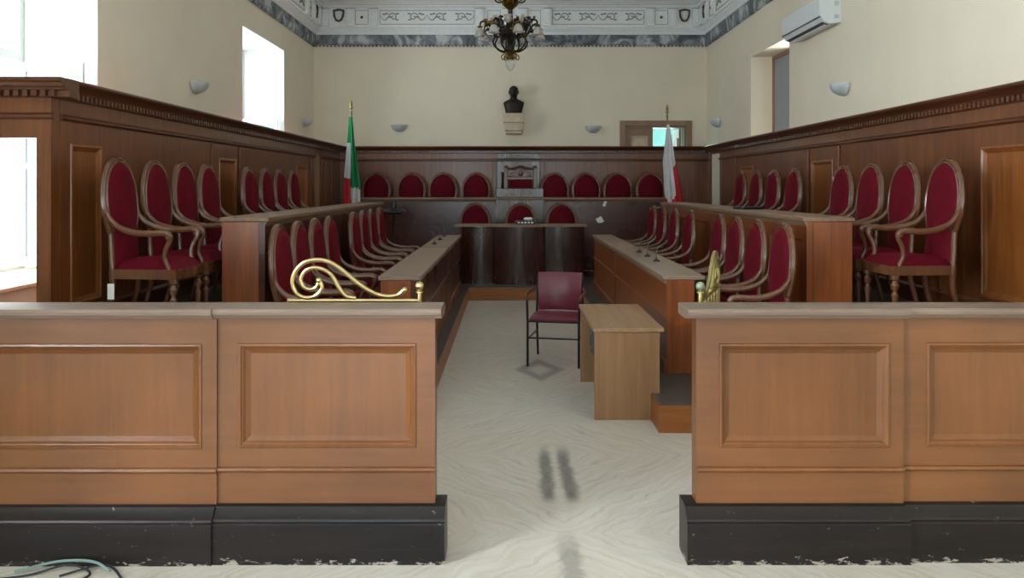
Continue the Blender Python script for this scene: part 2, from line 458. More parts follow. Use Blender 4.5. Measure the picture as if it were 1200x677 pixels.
# tall windows in the window wall
def casement(name, label, y0, y1, opened=True):
    root = thing(name, label, 'window', (XL-TL+.05, y0, WZ0)); root['kind'] = 'structure'
    w, h = y1-y0, WZ1-WZ0
    X = lambda a, b, c, d, e, f, mb_, bv=.004: mb_.box(a, b, c, d, e, f, bv)
    fr = MB()
    X(-.03, .04, 0, .06, 0, h, fr); X(-.03, .04, w-.06, w, 0, h, fr)
    X(-.03, .04, .06, w-.06, 0, .06, fr); X(-.03, .04, .06, w-.06, h-.06, h, fr)
    X(-.03, .04, .06, w-.06, 1.84, 1.92, fr); X(-.03, .04, w/2-.03, w/2+.03, 1.92, h-.06, fr)
    fr.build('window_frame', M['frame_white'], root)
    pn = MB(); pn.box(0, .006, .06, w/2-.03, 1.92, h-.06); pn.box(0, .006, w/2+.03, w-.06, 1.92, h-.06)
    pn.build('pane', M['pane'], root)
    MB().box(.04, TL+.03, 0.002, w-.002, -.0, .03, .006).build('window_sill', M['stone'], root)
    for k, yy in enumerate((.1, w-.1)):                     # the two lower casements stand open against the recess
        lf = MB()
        for a, b, e, f in ((.06, .12, .06, 1.82), (.56, .62, .06, 1.82), (.12, .56, .06, .14), (.12, .56, 1.74, 1.82), (.12, .56, .9, .95)):
            lf.box(a, b, yy-.02, yy+.02, e, f, .004)
        l = lf.build('casement', M['frame_white'], root)
        MB().box(.12, .56, yy-.003, yy+.003, .14, 1.74).build('pane', M['pane'], l)
    for yy0, yy1 in ((.08, .62), (w-.62, w-.08)):            # louvred outer shutters, folded back
        sh = MB()
        sh.box(-.2, -.16, yy0, yy0+.05, 0, h); sh.box(-.2, -.16, yy1-.05, yy1, 0, h); sh.box(-.2, -.16, yy0, yy1, h/2-.04, h/2+.04)
        z = .03
        while z < h-.03:
            sh.add([(-.205, yy0+.05, z+.03), (-.205, yy1-.05, z+.03), (-.16, yy1-.05, z), (-.16, yy0+.05, z),
                    (-.205, yy0+.05, z+.038), (-.205, yy1-.05, z+.038), (-.16, yy1-.05, z+.008), (-.16, yy0+.05, z+.008)],
                   [(0,1,2,3),(7,6,5,4),(0,4,5,1),(1,5,6,2),(2,6,7,3),(3,7,4,0)])
            z += .055
        sh.build('shutter', M['shutter'], root)
    return root
casement('window_1', 'tall bright window nearest the panelling end, casements open', *LW[1])
casement('window_2', 'tall bright window recess between two wall sconces', *LW[2])
casement('window_4', 'tall window beside the public area', *LW[0])
# white painted linings of the recesses
for k, (a, b) in enumerate(LW):
    mb = MB()
    mb.box(XL-TL+.1, XL-.003, a, a+.004, WZ0+.03, WZ1); mb.box(XL-TL+.1, XL-.003, b-.004, b, WZ0+.03, WZ1); mb.box(XL-TL+.1, XL-.003, a+.004, b-.004, WZ1-.004, WZ1); mb.box(XL, XL+.012, a-.05, b+.05, .1, WZ0-.01, .004)
    struct('trim_%d' % (11+k), mb, M['reveal'], 'white painted lining of a window recess', None, 'window reveal')
# the shuttered window of the other wall
root = thing('window_3', 'recess with closed grey shutters below the air conditioner', 'window', (XR+.32, RW[0], RW[2])); root['kind'] = 'structure'
w, h = RW[1]-RW[0], RW[3]-RW[2]
MB().box(.0, .08, 0, w, h-.05, h).box(.0, .08, 0, .05, 0, h-.05).box(0, .08, w-.05, w, 0, h-.05).build('window_frame', M['door'], root)
mb = MB(); mb.box(.06, .1+w/2-.05, .05, .09, 0, h-.05, .004); mb.box(.1, .04+w/2-.05, .045, .05, .1, h-.15, .002); mb.build('shutter', M['shutter'], root)
for a, b in ((w/2+.003, w-.05),):
    mb = MB(); z = 0.
    hs = [(a+.06, b-.06, .08, 1.3), (a+.06, b-.06, 1.38, h-.14)]
    xs = mb
    # leaf with two sunk panels, facing the room (-x)
    mb.box(.02, .06, a, b, 0, h-.05, .004)
    for q in hs: mb.box(.012, .02, q[0], q[1], q[2], q[3], .006)
    mb.build('shutter', M['shutter'], root)

# entrance doorways behind the camera
for k, (a, b) in enumerate(FD):
    root = thing('door_%d' % (k+2), 'tall glazed doorway of the entrance wall', 'door', (a, YF-.2, 0)); root['kind'] = 'structure'
    w = b-a; mb = MB()
    for x0, x1, z0, z1 in ((0, .07, 0, 3.4), (w-.07, w, 0, 3.4), (.07, w-.07, 3.33, 3.4), (.07, w-.07, 2.3, 2.38), (w/2-.05, w/2+.05, 0, 2.3), (.07, w/2-.05, 0, .3), (w/2+.05, w-.07, 0, .3)):
        mb.box(x0, x1, -.03, .03, z0, z1, .004)
    mb.build('door_frame', M['door'], root)
    MB().box(.07, w/2-.05, -.003, .003, .3, 2.3).box(w/2+.05, w-.07, -.003, .003, .3, 2.3).box(.07, w-.07, -.003, .003, 2.38, 3.33).build('pane', M['pane'], root)

# doorway in the end wall: one leaf shut, the other open on a pale teal room
root = thing('door_1', 'brown double doorway, one leaf shut and one open on a teal room', 'door', (DX0, YB, .66)); root['kind'] = 'structure'
w, h = DX1-DX0, DZ1-.66
mb = MB()
mb.box(-.1, .0, -.04, .0, 0, h+.1, .008); mb.box(w, w+.1, -.04, 0, 0, h+.1, .008); mb.box(0, w, -.04, 0, h, h+.1, .008)
mb.box(0, .03, 0, .28, 0, h); mb.box(w-.03, w, 0, .28, 0, h); mb.box(.03, w-.03, 0, .28, h-.03, h)
mb.build('door_frame', M['door'], root)
mb = MB(); mb.board(.03, .52, 0, h-.03, .05, .1, [(.12, .43, .9, h-.18), (.12, .43, .12, .8)])
lf = mb.build('door_leaf', M['door'], root, False)
mb = MB(); mb.panel(.12, .43, .9, h-.18, .05); mb.panel(.12, .43, .12, .8, .05); mb.build('door_panel', M['stone'], lf)
mb = MB()
mb.box(w-.07, w-.03, .3, .85, 0, h-.03, .005); mb.box(w-.085, w-.07, .4, .75, .9, h-.2, .006)
mb.build('door_leaf', M['door'], root)
mb = MB()
x0, x1, y0, y1, z1 = 1.2, 4.0, YB+.3, YB+3.2, 3.4
mb.box(x0-.1, x1+.1, y1, y1+.1, 0, z1); mb.box(x0-.1, x0, y0, y1, 0, z1); mb.box(x1, x1+.1, y0, y1, 0, z1); mb.box(x0-.1, x1+.1, y0, y1+.1, z1, z1+.1); mb.box(x0, x1, y0, y1, .56, .66)
struct('wall_beyond', mb, M['teal'], 'teal painted room seen through the open door leaf', None, 'wall')

# ------------------------------------------------------------------ marble band, frieze, cove
def along_walls(fn):
    """fn(mb-like local x0, x1) for the three visible walls: returns (origin, rot, length)"""
    return [((XL, YF, 0), PI/2, YB-YF), ((XL, YB, 0), 0., XR-XL), ((XR, YB, 0), -PI/2, YB-YF)]
def place(o, loc, rz): o.location = loc; o.rotation_euler = (0, 0, rz)
for k, (loc, rz, Ln) in enumerate(along_walls(None)):
    side = ('left', 'back', 'right')[k]
    where = ('above the tall windows', 'above the bust', 'above the air conditioner')[k]
    e = 0.0
    mb = MB()
    mb.extrude_x([(0, 4.255), (-.035, 4.255), (-.045, 4.268), (-.045, 4.44), (0, 4.44)], 0, Ln)
    x = .03
    while x < Ln-.05:
        mb.box(x, x+.035, -.04, 0, 4.222, 4.256); x += .07
    o = mb.build('trim_%d' % (k+1), M['marble_band'], None, False); place(o, loc, rz)
    tag(o, 'grey marbled band with small dentils ' + where, 'moulding', None, 'structure')
    mb = MB()
    P = [(0, 4.44), (-.06, 4.44), (-.07, 4.455), (-.07, 4.48), (-.09, 4.50), (-.12, 4.525), (-.13, 4.54), (-.13, 4.552),
         (-.15, 4.555), (-.15, 4.905), (-.20, 4.908), (-.22, 4.925), (-.235, 4.93), (-.235, 4.945), (-.26, 4.95), (-.36, ZC), (0, ZC)]
    mb.extrude_x(P, 0, Ln)
    o = mb.build('trim_%d' % (k+4), M['stucco'], None, True); place(o, loc, rz)
    tag(o, 'white stucco frieze and cove with reliefs ' + where, 'frieze', None, 'structure')
    fz = o
    # reliefs: pilasters, long scroll panels, square studs and brown shields
    def X(px): return (px-597)*14.85/F - XL
    if k == 1:
        units = [('pil', X(381)), ('shield', X(397)), ('pil', X(411)), ('stud', X(424)), ('pil', X(438)), ('scroll', X(445), X(556)), ('pil', X(562)),
                 ('stud', X(579)), ('pil', X(594)), ('pil', X(613)), ('stud', X(626)), ('pil', X(641)), ('scroll', X(647), X(755)), ('pil', X(762)), ('stud', X(775)), ('pil', X(788)),
                 ('shield', X(802)), ('pil', X(816))]
    else:
        units = []
        base = [('pil', .3), ('shield', .52), ('pil', .74), ('stud', .95), ('pil', 1.17), ('scroll', 1.28, 3.0), ('pil', 3.1)]
        x = 0.
        while x < Ln-3.:
            for u in base:
                units.append((u[0],)+tuple((x+q) if k == 2 else (Ln-x-q) for q in u[1:]))
            x += 3.0
    yf = -.15
    pil, lines, scr, shd = MB(), MB(), MB(), MB()
    for u in units:
        if u[0] == 'pil':
            c = u[1]
            pil.box(c-.075, c+.075, yf-.05, yf+.01, 4.57, 4.885, .008); pil.box(c-.095, c+.095, yf-.07, yf+.01, 4.882, 4.907, .004)
            pil.box(c-.045, c+.045, yf-.062, yf, 4.62, 4.85, .01); lines.box(c-.09, c+.09, yf-.073, yf-.066, 4.888, 4.898)
        elif u[0] == 'stud':
            c = u[1]
            for a, b, z0, z1 in ((c-.12, c+.12, 4.61, 4.617), (c-.12, c+.12, 4.863, 4.87), (c-.12, c-.113, 4.61, 4.87), (c+.113, c+.12, 4.61, 4.87)):
                lines.box(a, b, yf-.006, yf+.002, z0, z1)
            shd.ball((c, yf-.008, 4.74), .026, 10, 6)
        elif u[0] == 'shield':
            c = u[1]
            pts = spline([(c-.085, yf-.02, 4.855), (c, yf-.02, 4.875), (c+.085, yf-.02, 4.855), (c+.078, yf-.02, 4.76), (c+.045, yf-.02, 4.69), (c, yf-.02, 4.67), (c-.045, yf-.02, 4.69), (c-.078, yf-.02, 4.76), (c-.085, yf-.02, 4.855)], 4)
            shd.tube(pts[:-1], .017, 6, closed=True)
            for q in pts[::4]: shd.ball(q, .023, 8, 5)
            pil.ball((c, yf-.004, 4.775), .052, 12, 6, 1, .4, 1.5)
        else:
            a, b = min(u[1:]), max(u[1:])
            for p, q, z0, z1 in ((a, b, 4.61, 4.618), (a, b, 4.862, 4.87), (a, a+.008, 4.61, 4.87), (b-.008, b, 4.61, 4.87)):
                lines.box(p, q, yf-.008, yf+.002, z0, z1)
            n = 4; st = (b-a)/n
            for i in range(n):
                c = a+st*(i+.5); s = 1 if i % 2 else -1
                pts = []
                for t in range(26):
                    th = t/25*2.4*PI; r = .085-.0028*t
                    pts.append((c+s*(r*math.cos(th)-.03), yf-.01, 4.745+r*math.sin(th)*.95))
                scr.tube(pts, .009, 5)
                pts = spline([(c+s*.055, yf-.01, 4.745), (c+s*.11, yf-.012, 4.69), (c+s*.17, yf-.01, 4.71), (c+s*.21, yf-.01, 4.78)], 5)
                scr.tube(pts, [.011-.0005*j for j in range(len(pts))], 5)
                for (dx, dz, tx) in ((.09, .06, .5), (.14, .05, -.4), (-.11, .06, .7), (-.1, -.05, -.6), (.03, -.0, 0)):
                    scr.ball((c+s*dx, yf-.008, 4.745+dz), .026, 8, 5, 1.2, .5, .55)
    pil.build('pilaster', M['stucco'], fz); lines.build('relief_line', M['stucco_line'], fz, False)
    scr.build('scroll_relief', M['stucco_line'], fz); shd.build('shield', M['shield'], fz)
    if True:
        lg = MB().box(.36, Ln-.36, -.262, -.256, 4.948, 4.956); lg.build('groove', M['stucco_line'], fz, False)
        dn = MB(); x = .25
        while x < Ln-.25:
            dn.box(x, x+.03, yf-.004, yf+.01, 4.556, 4.568); x += .06
        dn.build('bead_course', M['stucco'], fz, False)

# ------------------------------------------------------------------ platforms
ZL, ZU = .19, .66
def platform(name, label, outl, z0, z1, nosing=True):
    mb = MB(); mb.extrude_z(outl, z0, z1-.006)
    o = struct(name, mb, M['riser'], label, None, 'platform')
    t = MB(); t.extrude_z(outl, z1-.006, z1)
    t.build('floor_covering', M['lino'], o, False)
    return o
platform('raised_floor_left', 'low wooden platform under the front seat row of the tricolour flag side', [(XL, 5.42), (-.59, 5.42), (-.59, 11.7), (XL, 11.7)], 0, ZL)
platform('raised_floor_right', 'low wooden platform with grey covering beside the small beech desk', [(1.0, 5.42), (XR, 5.42), (XR, 11.7), (1.0, 11.7)], 0, ZL)
platform('raised_floor_back', 'low wooden platform under the dark presiding bench', [(XL, 11.7), (XR, 11.7), (XR, YB), (XL, YB)], 0, ZL)
platform('raised_floor_upper_left', 'upper tier under the high seat row of the tricolour flag side', [(XL, 5.3), (-2.0, 5.3), (-2.0, 13.22), (XL, 13.22)], ZL, ZU)
platform('raised_floor_upper_right', 'upper tier under the high seat row of the white and red flag side', [(2.4, 5.0), (XR, 5.0), (XR, 13.22), (2.4, 13.22)], ZL, ZU)
platform('raised_floor_upper_back', 'upper tier under the back seat row', [(XL, 13.22), (XR, 13.22), (XR, YB), (XL, YB)], ZL, ZU)

# ------------------------------------------------------------------ wainscot
def wainscot(label, loc, rz, L, panels, breaks=(), t=.1, low=ZU, cap_back=.0, gap=None, ends=(0, 0)):
    """local: x along, front face at y=-t; panels (x0,x1,z0,z1); gap an opening (x0,x1,ztop)"""
    root = thing('panelled_wainscot', label, 'wainscot', (loc[0], loc[1], low), rz)
    off = (0, 0, -low)
    mb = MB()
    segs = [(0, L)] if not gap else [(0, gap[0]), (gap[1], L)]
    for a, b in segs:
        hs = [p for p in panels if p[0] >= a and p[1] <= b]
        mb.board(a, b, low, 2.225, -t, 0, hs)
    if gap: mb.box(gap[0], gap[1], -t, 0, gap[2], 2.225)
    for a, b in breaks:
        for z0, z1 in ((low, 1.12), (1.12, 2.08)):
            mb.box(a, b, -t-.022, -t, z0, z1, .006)
    mb.build('boarding', M['wains'], root, False, off)
    for p in panels:
        q = MB(); q.panel(p[0], p[1], p[2], p[3], -t); q.build('panel', M['wains_panel'], root, False, off)
    mb = MB()
    e0, e1 = ends
    mb.extrude_x([(-t, 2.225), (-t-.018, 2.23), (-t-.018, 2.27), (-t-.055, 2.272), (-t-.062, 2.285), (-t-.09, 2.298), (-t-.105, 2.315), (-t-.125, 2.32), (-t-.13, 2.332), (-t-.125, 2.345), (cap_back, 2.345), (cap_back, 2.225)], -e0, L+e1)
    x = .015-e0
    while x < L+e1-.04:
        mb.box(x, x+.032, -t-.05, -t, 2.232, 2.272); x += .058
    mb.build('cornice', M['wains_h'], root, True, off, 25)
    mb = MB()
    for a, b in ([(0, L)] if not gap or gap[2] < 2.08 else segs):
        mb.extrude_x([(-t, 2.085), (-t-.012, 2.088), (-t-.026, 2.1), (-t-.026, 2.112), (-t-.01, 2.125), (-t, 2.13)], a+(.03 if a == 0 and e0 < 0 else 0), b-(.03 if b == L and e1 < 0 else 0))
    mb.build('moulding', M['wains_h'], root, True, off, 25)
    mb = MB()
    for a, b in segs: mb.extrude_x([(-t, low), (-t-.02, low), (-t-.02, low+.13), (-t-.008, low+.15), (-t, low+.15)], a+(.03 if a == 0 and e0 < 0 else 0), b-(.03 if b == L and e1 < 0 else 0))
    mb.build('skirting', M['wains_h'], root, False, off)
    return root
LX, RX, BY = -2.98, 3.5, 14.25
PT = 1.94
d0 = 5.372
def lp(a, b): return (a-d0, b-d0, .83, PT)
wainscot('tall dark panelled wainscot behind the chairs of the tricolour flag side', (LX-.1, d0, 0), PI/2, BY-d0,
         [lp(5.5, 5.92), lp(8.32, 8.85), lp(11.35, 11.95)], [(8.08-d0, 8.24-d0), (8.9-d0, 9.0-d0), (12.1-d0, 12.25-d0), (13.0-d0, 13.12-d0), (13.5-d0, 13.62-d0)], gap=(12.4-d0, 12.84-d0, 2.16), ends=(0, -.132))
wl_ = bpy.data.objects['panelled_wainscot']
MB().box(12.4-d0, 12.84-d0, -.07, -.03, ZU, 2.16).build('lit_jamb_stand_in', M['door'], wl_, False, (0, 0, -ZU))  # added leaf closing the gap; its paler wood imitates the lit jamb
d1 = BY
def rp(a, b): return (d1-b, d1-a, .83, PT)
wainscot('tall red-brown panelled wainscot behind the chairs of the white and red flag side', (RX+.101, d1-.001, 0), -PI/2, d1-4.2,
         [rp(4.4, 5.0), rp(5.25, 6.02), rp(8.78, 9.4), rp(11.65, 12.3)], [(d1-8.72, d1-8.58), (d1-9.56, d1-9.46), (d1-12.7, d1-12.5), (d1-13.4, d1-13.3)], gap=(d1-14.1, d1-13.5, 2.2), ends=(-.132, 0))
MB().box(d1-14.1, d1-13.5, -.08, -.03, ZU, 2.2).build('lit_wall_stand_in', M['wall'], bpy.data.objects['panelled_wainscot.001'], False, (0, 0, -ZU))  # cream strip added in the gap, standing in for the lit wall beyond
bl = RX-LX
bx = lambda px: (px-597)*BY/F-LX
pn = [(bx(a)+.02, bx(b)-.02, .9, PT) for a, b in ((415, 490), (495, 575), (640, 705), (710, 800))]
wr = wainscot('dark panelled wainscot behind the back seat row under the bust', (LX, BY+.1, 0), 0., bl, [], [(bx(408), bx(413)), (bx(577), bx(582)), (bx(633), bx(638)), (bx(812), bx(818))])
mb = MB()
mb.board(bx(583), bx(632), ZU, 2.08, -.14, -.1, [(bx(587), bx(628), 1.0, 1.9)]); mb.box(bx(583), bx(632), -.135, -.1, 2.13, 2.225, .006)
mb.build('centre_bay', M['bench_dark'], wr, False, (0, 0, -ZU))
mb = MB(); mb.panel(bx(587), bx(628), 1.0, 1.9, -.14); mb.build('panel', M['bench_dark'], wr, False, (0, 0, -ZU))
# end return with a doorway to the passage behind the panelling
root = thing('panelled_doorway', 'dark wood end doorway opening on the bright passage beside the panelling', 'doorway', (LX-.001, 5.27, 0))
Wd = -(XL-LX)
mb = MB()
mb.box(-.095, 0, .001, .1, 0, 2.225); mb.box(-Wd+.002, -.095, .001, .1, 1.965, 2.225); mb.box(-Wd+.002, -Wd+.03, .001, .1, 0, 1.965)
mb.build('door_surround', M['wains'], root, False)
mb = MB()
mb.extrude_x([(0, 2.225), (-.018, 2.23), (-.018, 2.27), (-.055, 2.272), (-.062, 2.285), (-.09, 2.298), (-.105, 2.315), (-.125, 2.32), (-.13, 2.332), (-.125, 2.345), (.1, 2.345), (.1, 2.225)], -Wd+.002, .131)
x = -Wd+.02
while x < .05:
    mb.box(x, x+.032, -.05, 0, 2.232, 2.272); x += .058
mb.build('cornice', M['wains_h'], root, True, None, 25)
mb = MB(); mb.extrude_x([(0, 2.085), (-.012, 2.088), (-.026, 2.1), (-.026, 2.112), (-.01, 2.125), (0, 2.13)], -Wd+.002, .02); mb.build('moulding', M['wains_h'], root)

# ------------------------------------------------------------------ front barrier
def barrier(label, x0, x1, joint, panels, base_x0, base_x1, cap_x0, cap_x1, dy):
    root = thing('wooden_barrier', label, 'barrier', (0, 3.6, 0))
    for i, (a, b) in enumerate(((x0, joint), (joint, x1))):
        yo = dy[i]
        mb = MB(); hs = [p+(.487, .953) for p in panels if a <= p[0] and p[1] <= b]
        mb.board(a, b, .2, 1.066, yo, .09, hs)
        mb.build('body', M['rail_wood'], root, False)
        for p in hs:
            q = MB(); q.panel(p[0], p[1], p[2], p[3], yo, [(0, 0), (.003, -.005), (.012, -.007), (.018, 0), (.022, .002), (.03, .012), (.05, .024), (.056, .024)]); q.build('panel', M['rail_panel'], root, False)
        mb = MB(); mb.extrude_x([(yo, .378), (yo-.012, .382), (yo-.018, .392), (yo-.012, .402), (yo, .405)], a, b); mb.build('moulding', M['rail_panel'], root)
    mb = MB()
    for i, (a, b) in enumerate(((base_x0, joint), (joint, base_x1))):
        yo = dy[i]
        mb.extrude_x([(yo-.07, 0), (yo-.07, .172), (yo-.062, .18), (yo-.066, .186), (yo-.062, .196), (yo-.04, .215), (yo-.024, .238), (yo-.004, .243), (.1, .243), (.1, 0)], a, b)
    mb.build('plinth', M['plinth'], root, True, None, 25)
    mb = MB()
    for i, (a, b) in enumerate(((cap_x0, joint), (joint, cap_x1))):
        yo = dy[i]
        mb.extrude_x([(yo-.02, 1.066), (yo-.05, 1.07), (yo-.062, 1.082), (yo-.07, 1.09), (yo-.074, 1.102), (yo-.066, 1.113), (yo-.05, 1.116), (.13, 1.116), (.135, 1.108), (.135, 1.075), (.12, 1.066)], a, b)
    mb.build('cap_rail', M['cap'], root, True, None, 25)
    return root
barrier('wooden panelled barrier topped by the brass scroll gate on the tricolour flag side', XL, -.33, -1.296, [(-3.5, -2.5), (-2.36, -1.36), (-1.205, -.413)], XL, -.283, XL, -.298, (-.012, 0))
barrier('wooden panelled barrier in front of the beech desk on the white and red flag side', .83, XR, 1.75, [(.93, 1.69), (1.86, 2.7), (2.82, 3.5)], .775, XR, .777, XR, (0, .02))

# ------------------------------------------------------------------ brass gates
def gate(label, loc, rz, mat, knobmat):
    """local: hinge post at the origin, leaf reaching along -x, scroll in the xz plane; z is world height"""
    root = thing('brass_gate', label, 'gate', loc, rz)
    s = 3.75/F/3.383
    def q(cx, cy): return ((cx-855)*s, 0, EYE-((170+cy/3.383)-218)*3.75/F)
    mb = MB(); mb.tube([(0, 0, .06), (0, 0, 1.165)], .011, 10); mb.lathe([(.011, 1.15), (.018, 1.152), (.018, 1.158), (.01, 1.164)], seg=12)
    mb.tube([q(330, 620)[:2]+(.06,), q(330, 612)], .008, 8)
    mb.build('post', mat, root)
    k = MB(); k.ball((0, 0, q(855, 562)[2]), .021, 14, 10); k.build('knob', knobmat, root)
    mb = MB()
    mb.tube([q(330, 621), q(855, 621)], .009, 8); mb.tube([q(330, 621)[:2]+(.12,), q(855, 621)[:2]+(.12,)], .009, 8)
    mb.tube([q(330, 621)[:2]+(.62,), q(855, 621)[:2]+(.62,)], .007, 8)
    mb.build('rail', mat, root)
    for cx in (375, 460, 545, 630, 720, 805):
        b = MB(); p = q(cx, 640)
        b.tube([(p[0], 0, .12), p], .006, 6)
        b.tube(spline([(p[0]-.025, 0, p[2]-.012), (p[0]-.01, 0, p[2]+.004), (p[0], 0, p[2]+.012)], 4), .005, 6)
        b.tube(spline([(p[0]+.025, 0, p[2]-.012), (p[0]+.01, 0, p[2]+.004), (p[0], 0, p[2]+.012)], 4), .005, 6)
        b.build('bar', mat, root)
    big = [(790, 582), (765, 600), (720, 604), (665, 588), (600, 545), (540, 495), (490, 466), (440, 458), (392, 470), (357, 505), (346, 550), (362, 592), (398, 610), (438, 602), (464, 572), (454, 540)]
    sm = [(600, 612), (560, 603), (530, 565), (505, 522), (470, 497), (430, 490), (396, 504), (380, 535), (390, 565), (415, 577), (440, 568), (452, 545)]
    mb = MB(); mb.tube(spline([q(*p) for p in big], 5), .0105, 8); mb.ball(q(795, 578), .014, 12, 8); mb.ball(q(452, 540), .014, 12, 8)
    mb.build('large_scroll', mat, root)
    mb = MB(); mb.tube(spline([q(*p) for p in sm], 5), .0095, 8); mb.build('small_scroll', mat, root)
    return root
gate('polished brass scroll gate standing open behind the tricolour side barrier', (-.42, 3.79, 0), 0., M['brass'], M['brass'])
gate('aged brass gate seen edge on with a greenish knob, behind the other barrier', (.89, 3.78, 0), math.atan2(.575, .235)+PI, M['old_brass'], M['verdigris'])

# ------------------------------------------------------------------ counters and desks
def long_counter(label, loc, rz, L, depth, h, name, cat, mats, splits, end_at=None, ledge=True, panels=True, end0=True, end1=True, endin=.02, lz=None):
    """local: x along, front face at y=0 looking to -y, worktop reaching back to +depth"""
    root = thing(name, label, cat, loc, rz)
    step = L/splits
    fm, tm, em = mats
    for i in range(splits):
        a, b = i*step+(0.004 if i else 0), (i+1)*step
        hs = []
        if panels:
            n = max(1, round(step/1.1)); pw = (b-a)/n
            hs = [(a+j*pw+.09, a+(j+1)*pw-.09, .16, h-.17) for j in range(n)]
        mb = MB(); mb.board(a, b, .0, h-.035, 0, .045, hs)
        mb.build('front_panel', fm, root, False)
        for p in hs:
            q = MB(); q.panel(p[0], p[1], p[2], p[3], 0., [(0, 0), (.004, .004), (.014, .012), (.02, .012)]); q.build('panel', fm, root, False)
        mb = MB(); mb.box(a, b, -.028, depth, h-.035, h, .006); mb.extrude_x([(0, h-.07), (-.014, h-.035), (0, h-.035)], a, b)
        mb.build('worktop', tm, root)
    for on, x0, x1 in ((end0, .0, .04), (end1, L-.04, L)):
        if on:
            mb = MB(); mb.box(x0, x1, .045, depth-endin, 0, h-.035, .004); mb.build('end_panel', em, root, False)
    mb = MB(); mb.extrude_x([(0, 0), (-.018, 0), (-.018, .09), (-.006, .105), (0, .105)], 0, L); mb.build('plinth', em, root)
    lz = lz or h*.55
    if ledge:
        mb = MB(); mb.extrude_x([(0, lz), (-.014, lz+.004), (-.014, lz+.024), (0, lz+.028)], 0, L)
        if not panels: mb.build('moulding', fm, root)
    return root
# upper counters: stand on the low platform, their fronts at the backs of the lower chairs
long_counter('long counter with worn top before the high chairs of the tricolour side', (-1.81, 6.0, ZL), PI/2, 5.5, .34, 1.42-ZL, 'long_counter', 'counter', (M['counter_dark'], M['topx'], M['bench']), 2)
long_counter('long counter with worn top before the high chairs of the white and red side', (2.2, 11.7, ZL), -PI/2, 5.7, .36, 1.42-ZL, 'long_counter', 'counter', (M['bench'], M['topx'], M['bench']), 2)
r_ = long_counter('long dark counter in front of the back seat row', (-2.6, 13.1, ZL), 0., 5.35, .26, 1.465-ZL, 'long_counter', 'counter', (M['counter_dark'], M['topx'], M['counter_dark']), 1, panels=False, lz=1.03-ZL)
mb = MB(); cx0, cx1 = (581-597)*13.1/F+2.6, (637-597)*13.1/F+2.6
mb.box(cx0, cx1, -.024, .22, 1.465-ZL, 1.615-ZL, .01); mb.box(cx0, cx1, -.02, .0, 0, 1.43-ZL, .006)
mb.build('raised_centre', M['bench_dark'], r_)
# lower desks
DH = .955-ZL
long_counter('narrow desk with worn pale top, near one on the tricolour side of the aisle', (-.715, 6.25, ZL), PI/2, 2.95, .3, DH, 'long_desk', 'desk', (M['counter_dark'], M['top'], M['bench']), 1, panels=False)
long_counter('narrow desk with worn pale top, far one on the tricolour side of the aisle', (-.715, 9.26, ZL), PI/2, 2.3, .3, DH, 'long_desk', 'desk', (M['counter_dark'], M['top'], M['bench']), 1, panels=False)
long_counter('narrow desk with worn pale top, near one behind the small beech desk', (1.22, 9.3, ZL), -PI/2, 3.0, .3, DH, 'long_desk', 'desk', (M['bench'], M['top'], M['bench']), 1, panels=False, endin=.08)
long_counter('narrow desk with worn pale top, far one on the white and red side', (1.22, 11.65, ZL), -PI/2, 2.28, .25, DH, 'long_desk', 'desk', (M['bench'], M['top'], M['bench']), 1, panels=False)

# presiding bench
root = thing('presiding_bench', 'dark glossy presiding bench with three bowed front bays and pale worn top', 'bench', (.2, 12.15, ZL))
h = 1.078-ZL
def bowed(x0, x1, y, bow, z0, z1, yb=.2, n=14):
    ol = [(x0+(x1-x0)*i/n, y-bow*math.sin(PI*i/n)) for i in range(n+1)] + [(x1, yb), (x0, yb)]
    return MB().extrude_z(ol, z0, z1)
for a, b, y, bw in ((-.92, -.42, .0, .035), (.33, .92, .0, .03)):
    bowed(a, b, y, bw, .07, h-.035).build('side_bay', M['bench_dark'], root)
    bowed(a, b, y-.012, bw, 0, .07).build('plinth', M['bench_dark'], root)
bowed(-.41, .32, -.08, .05, .07, h-.035).build('centre_bay', M['bench_dark'], root)
bowed(-.415, .325, -.09, .05, 0, .07).build('plinth', M['bench_dark'], root)
mb = MB()
for a, b, y, bw in ((-.92, -.42, 0, .035), (-.41, .32, -.08, .05), (.33, .92, .0, .03)):
    m2 = bowed(a, b, y-.006, bw, h-.2, h-.175); mb.add(m2.v, m2.f)
mb.build('moulding', M['bench_dark'], root)
ol = [(-1.03, -.05), (-.44, -.06)] + [(-.44+.78*i/10, -.13-.05*math.sin(PI*i/10)) for i in range(11)] + [(.35, -.06), (.96, -.05), (.96, .26), (-1.03, .26)]
MB().extrude_z(ol, h-.035, h).build('worktop', M['topx'], root)

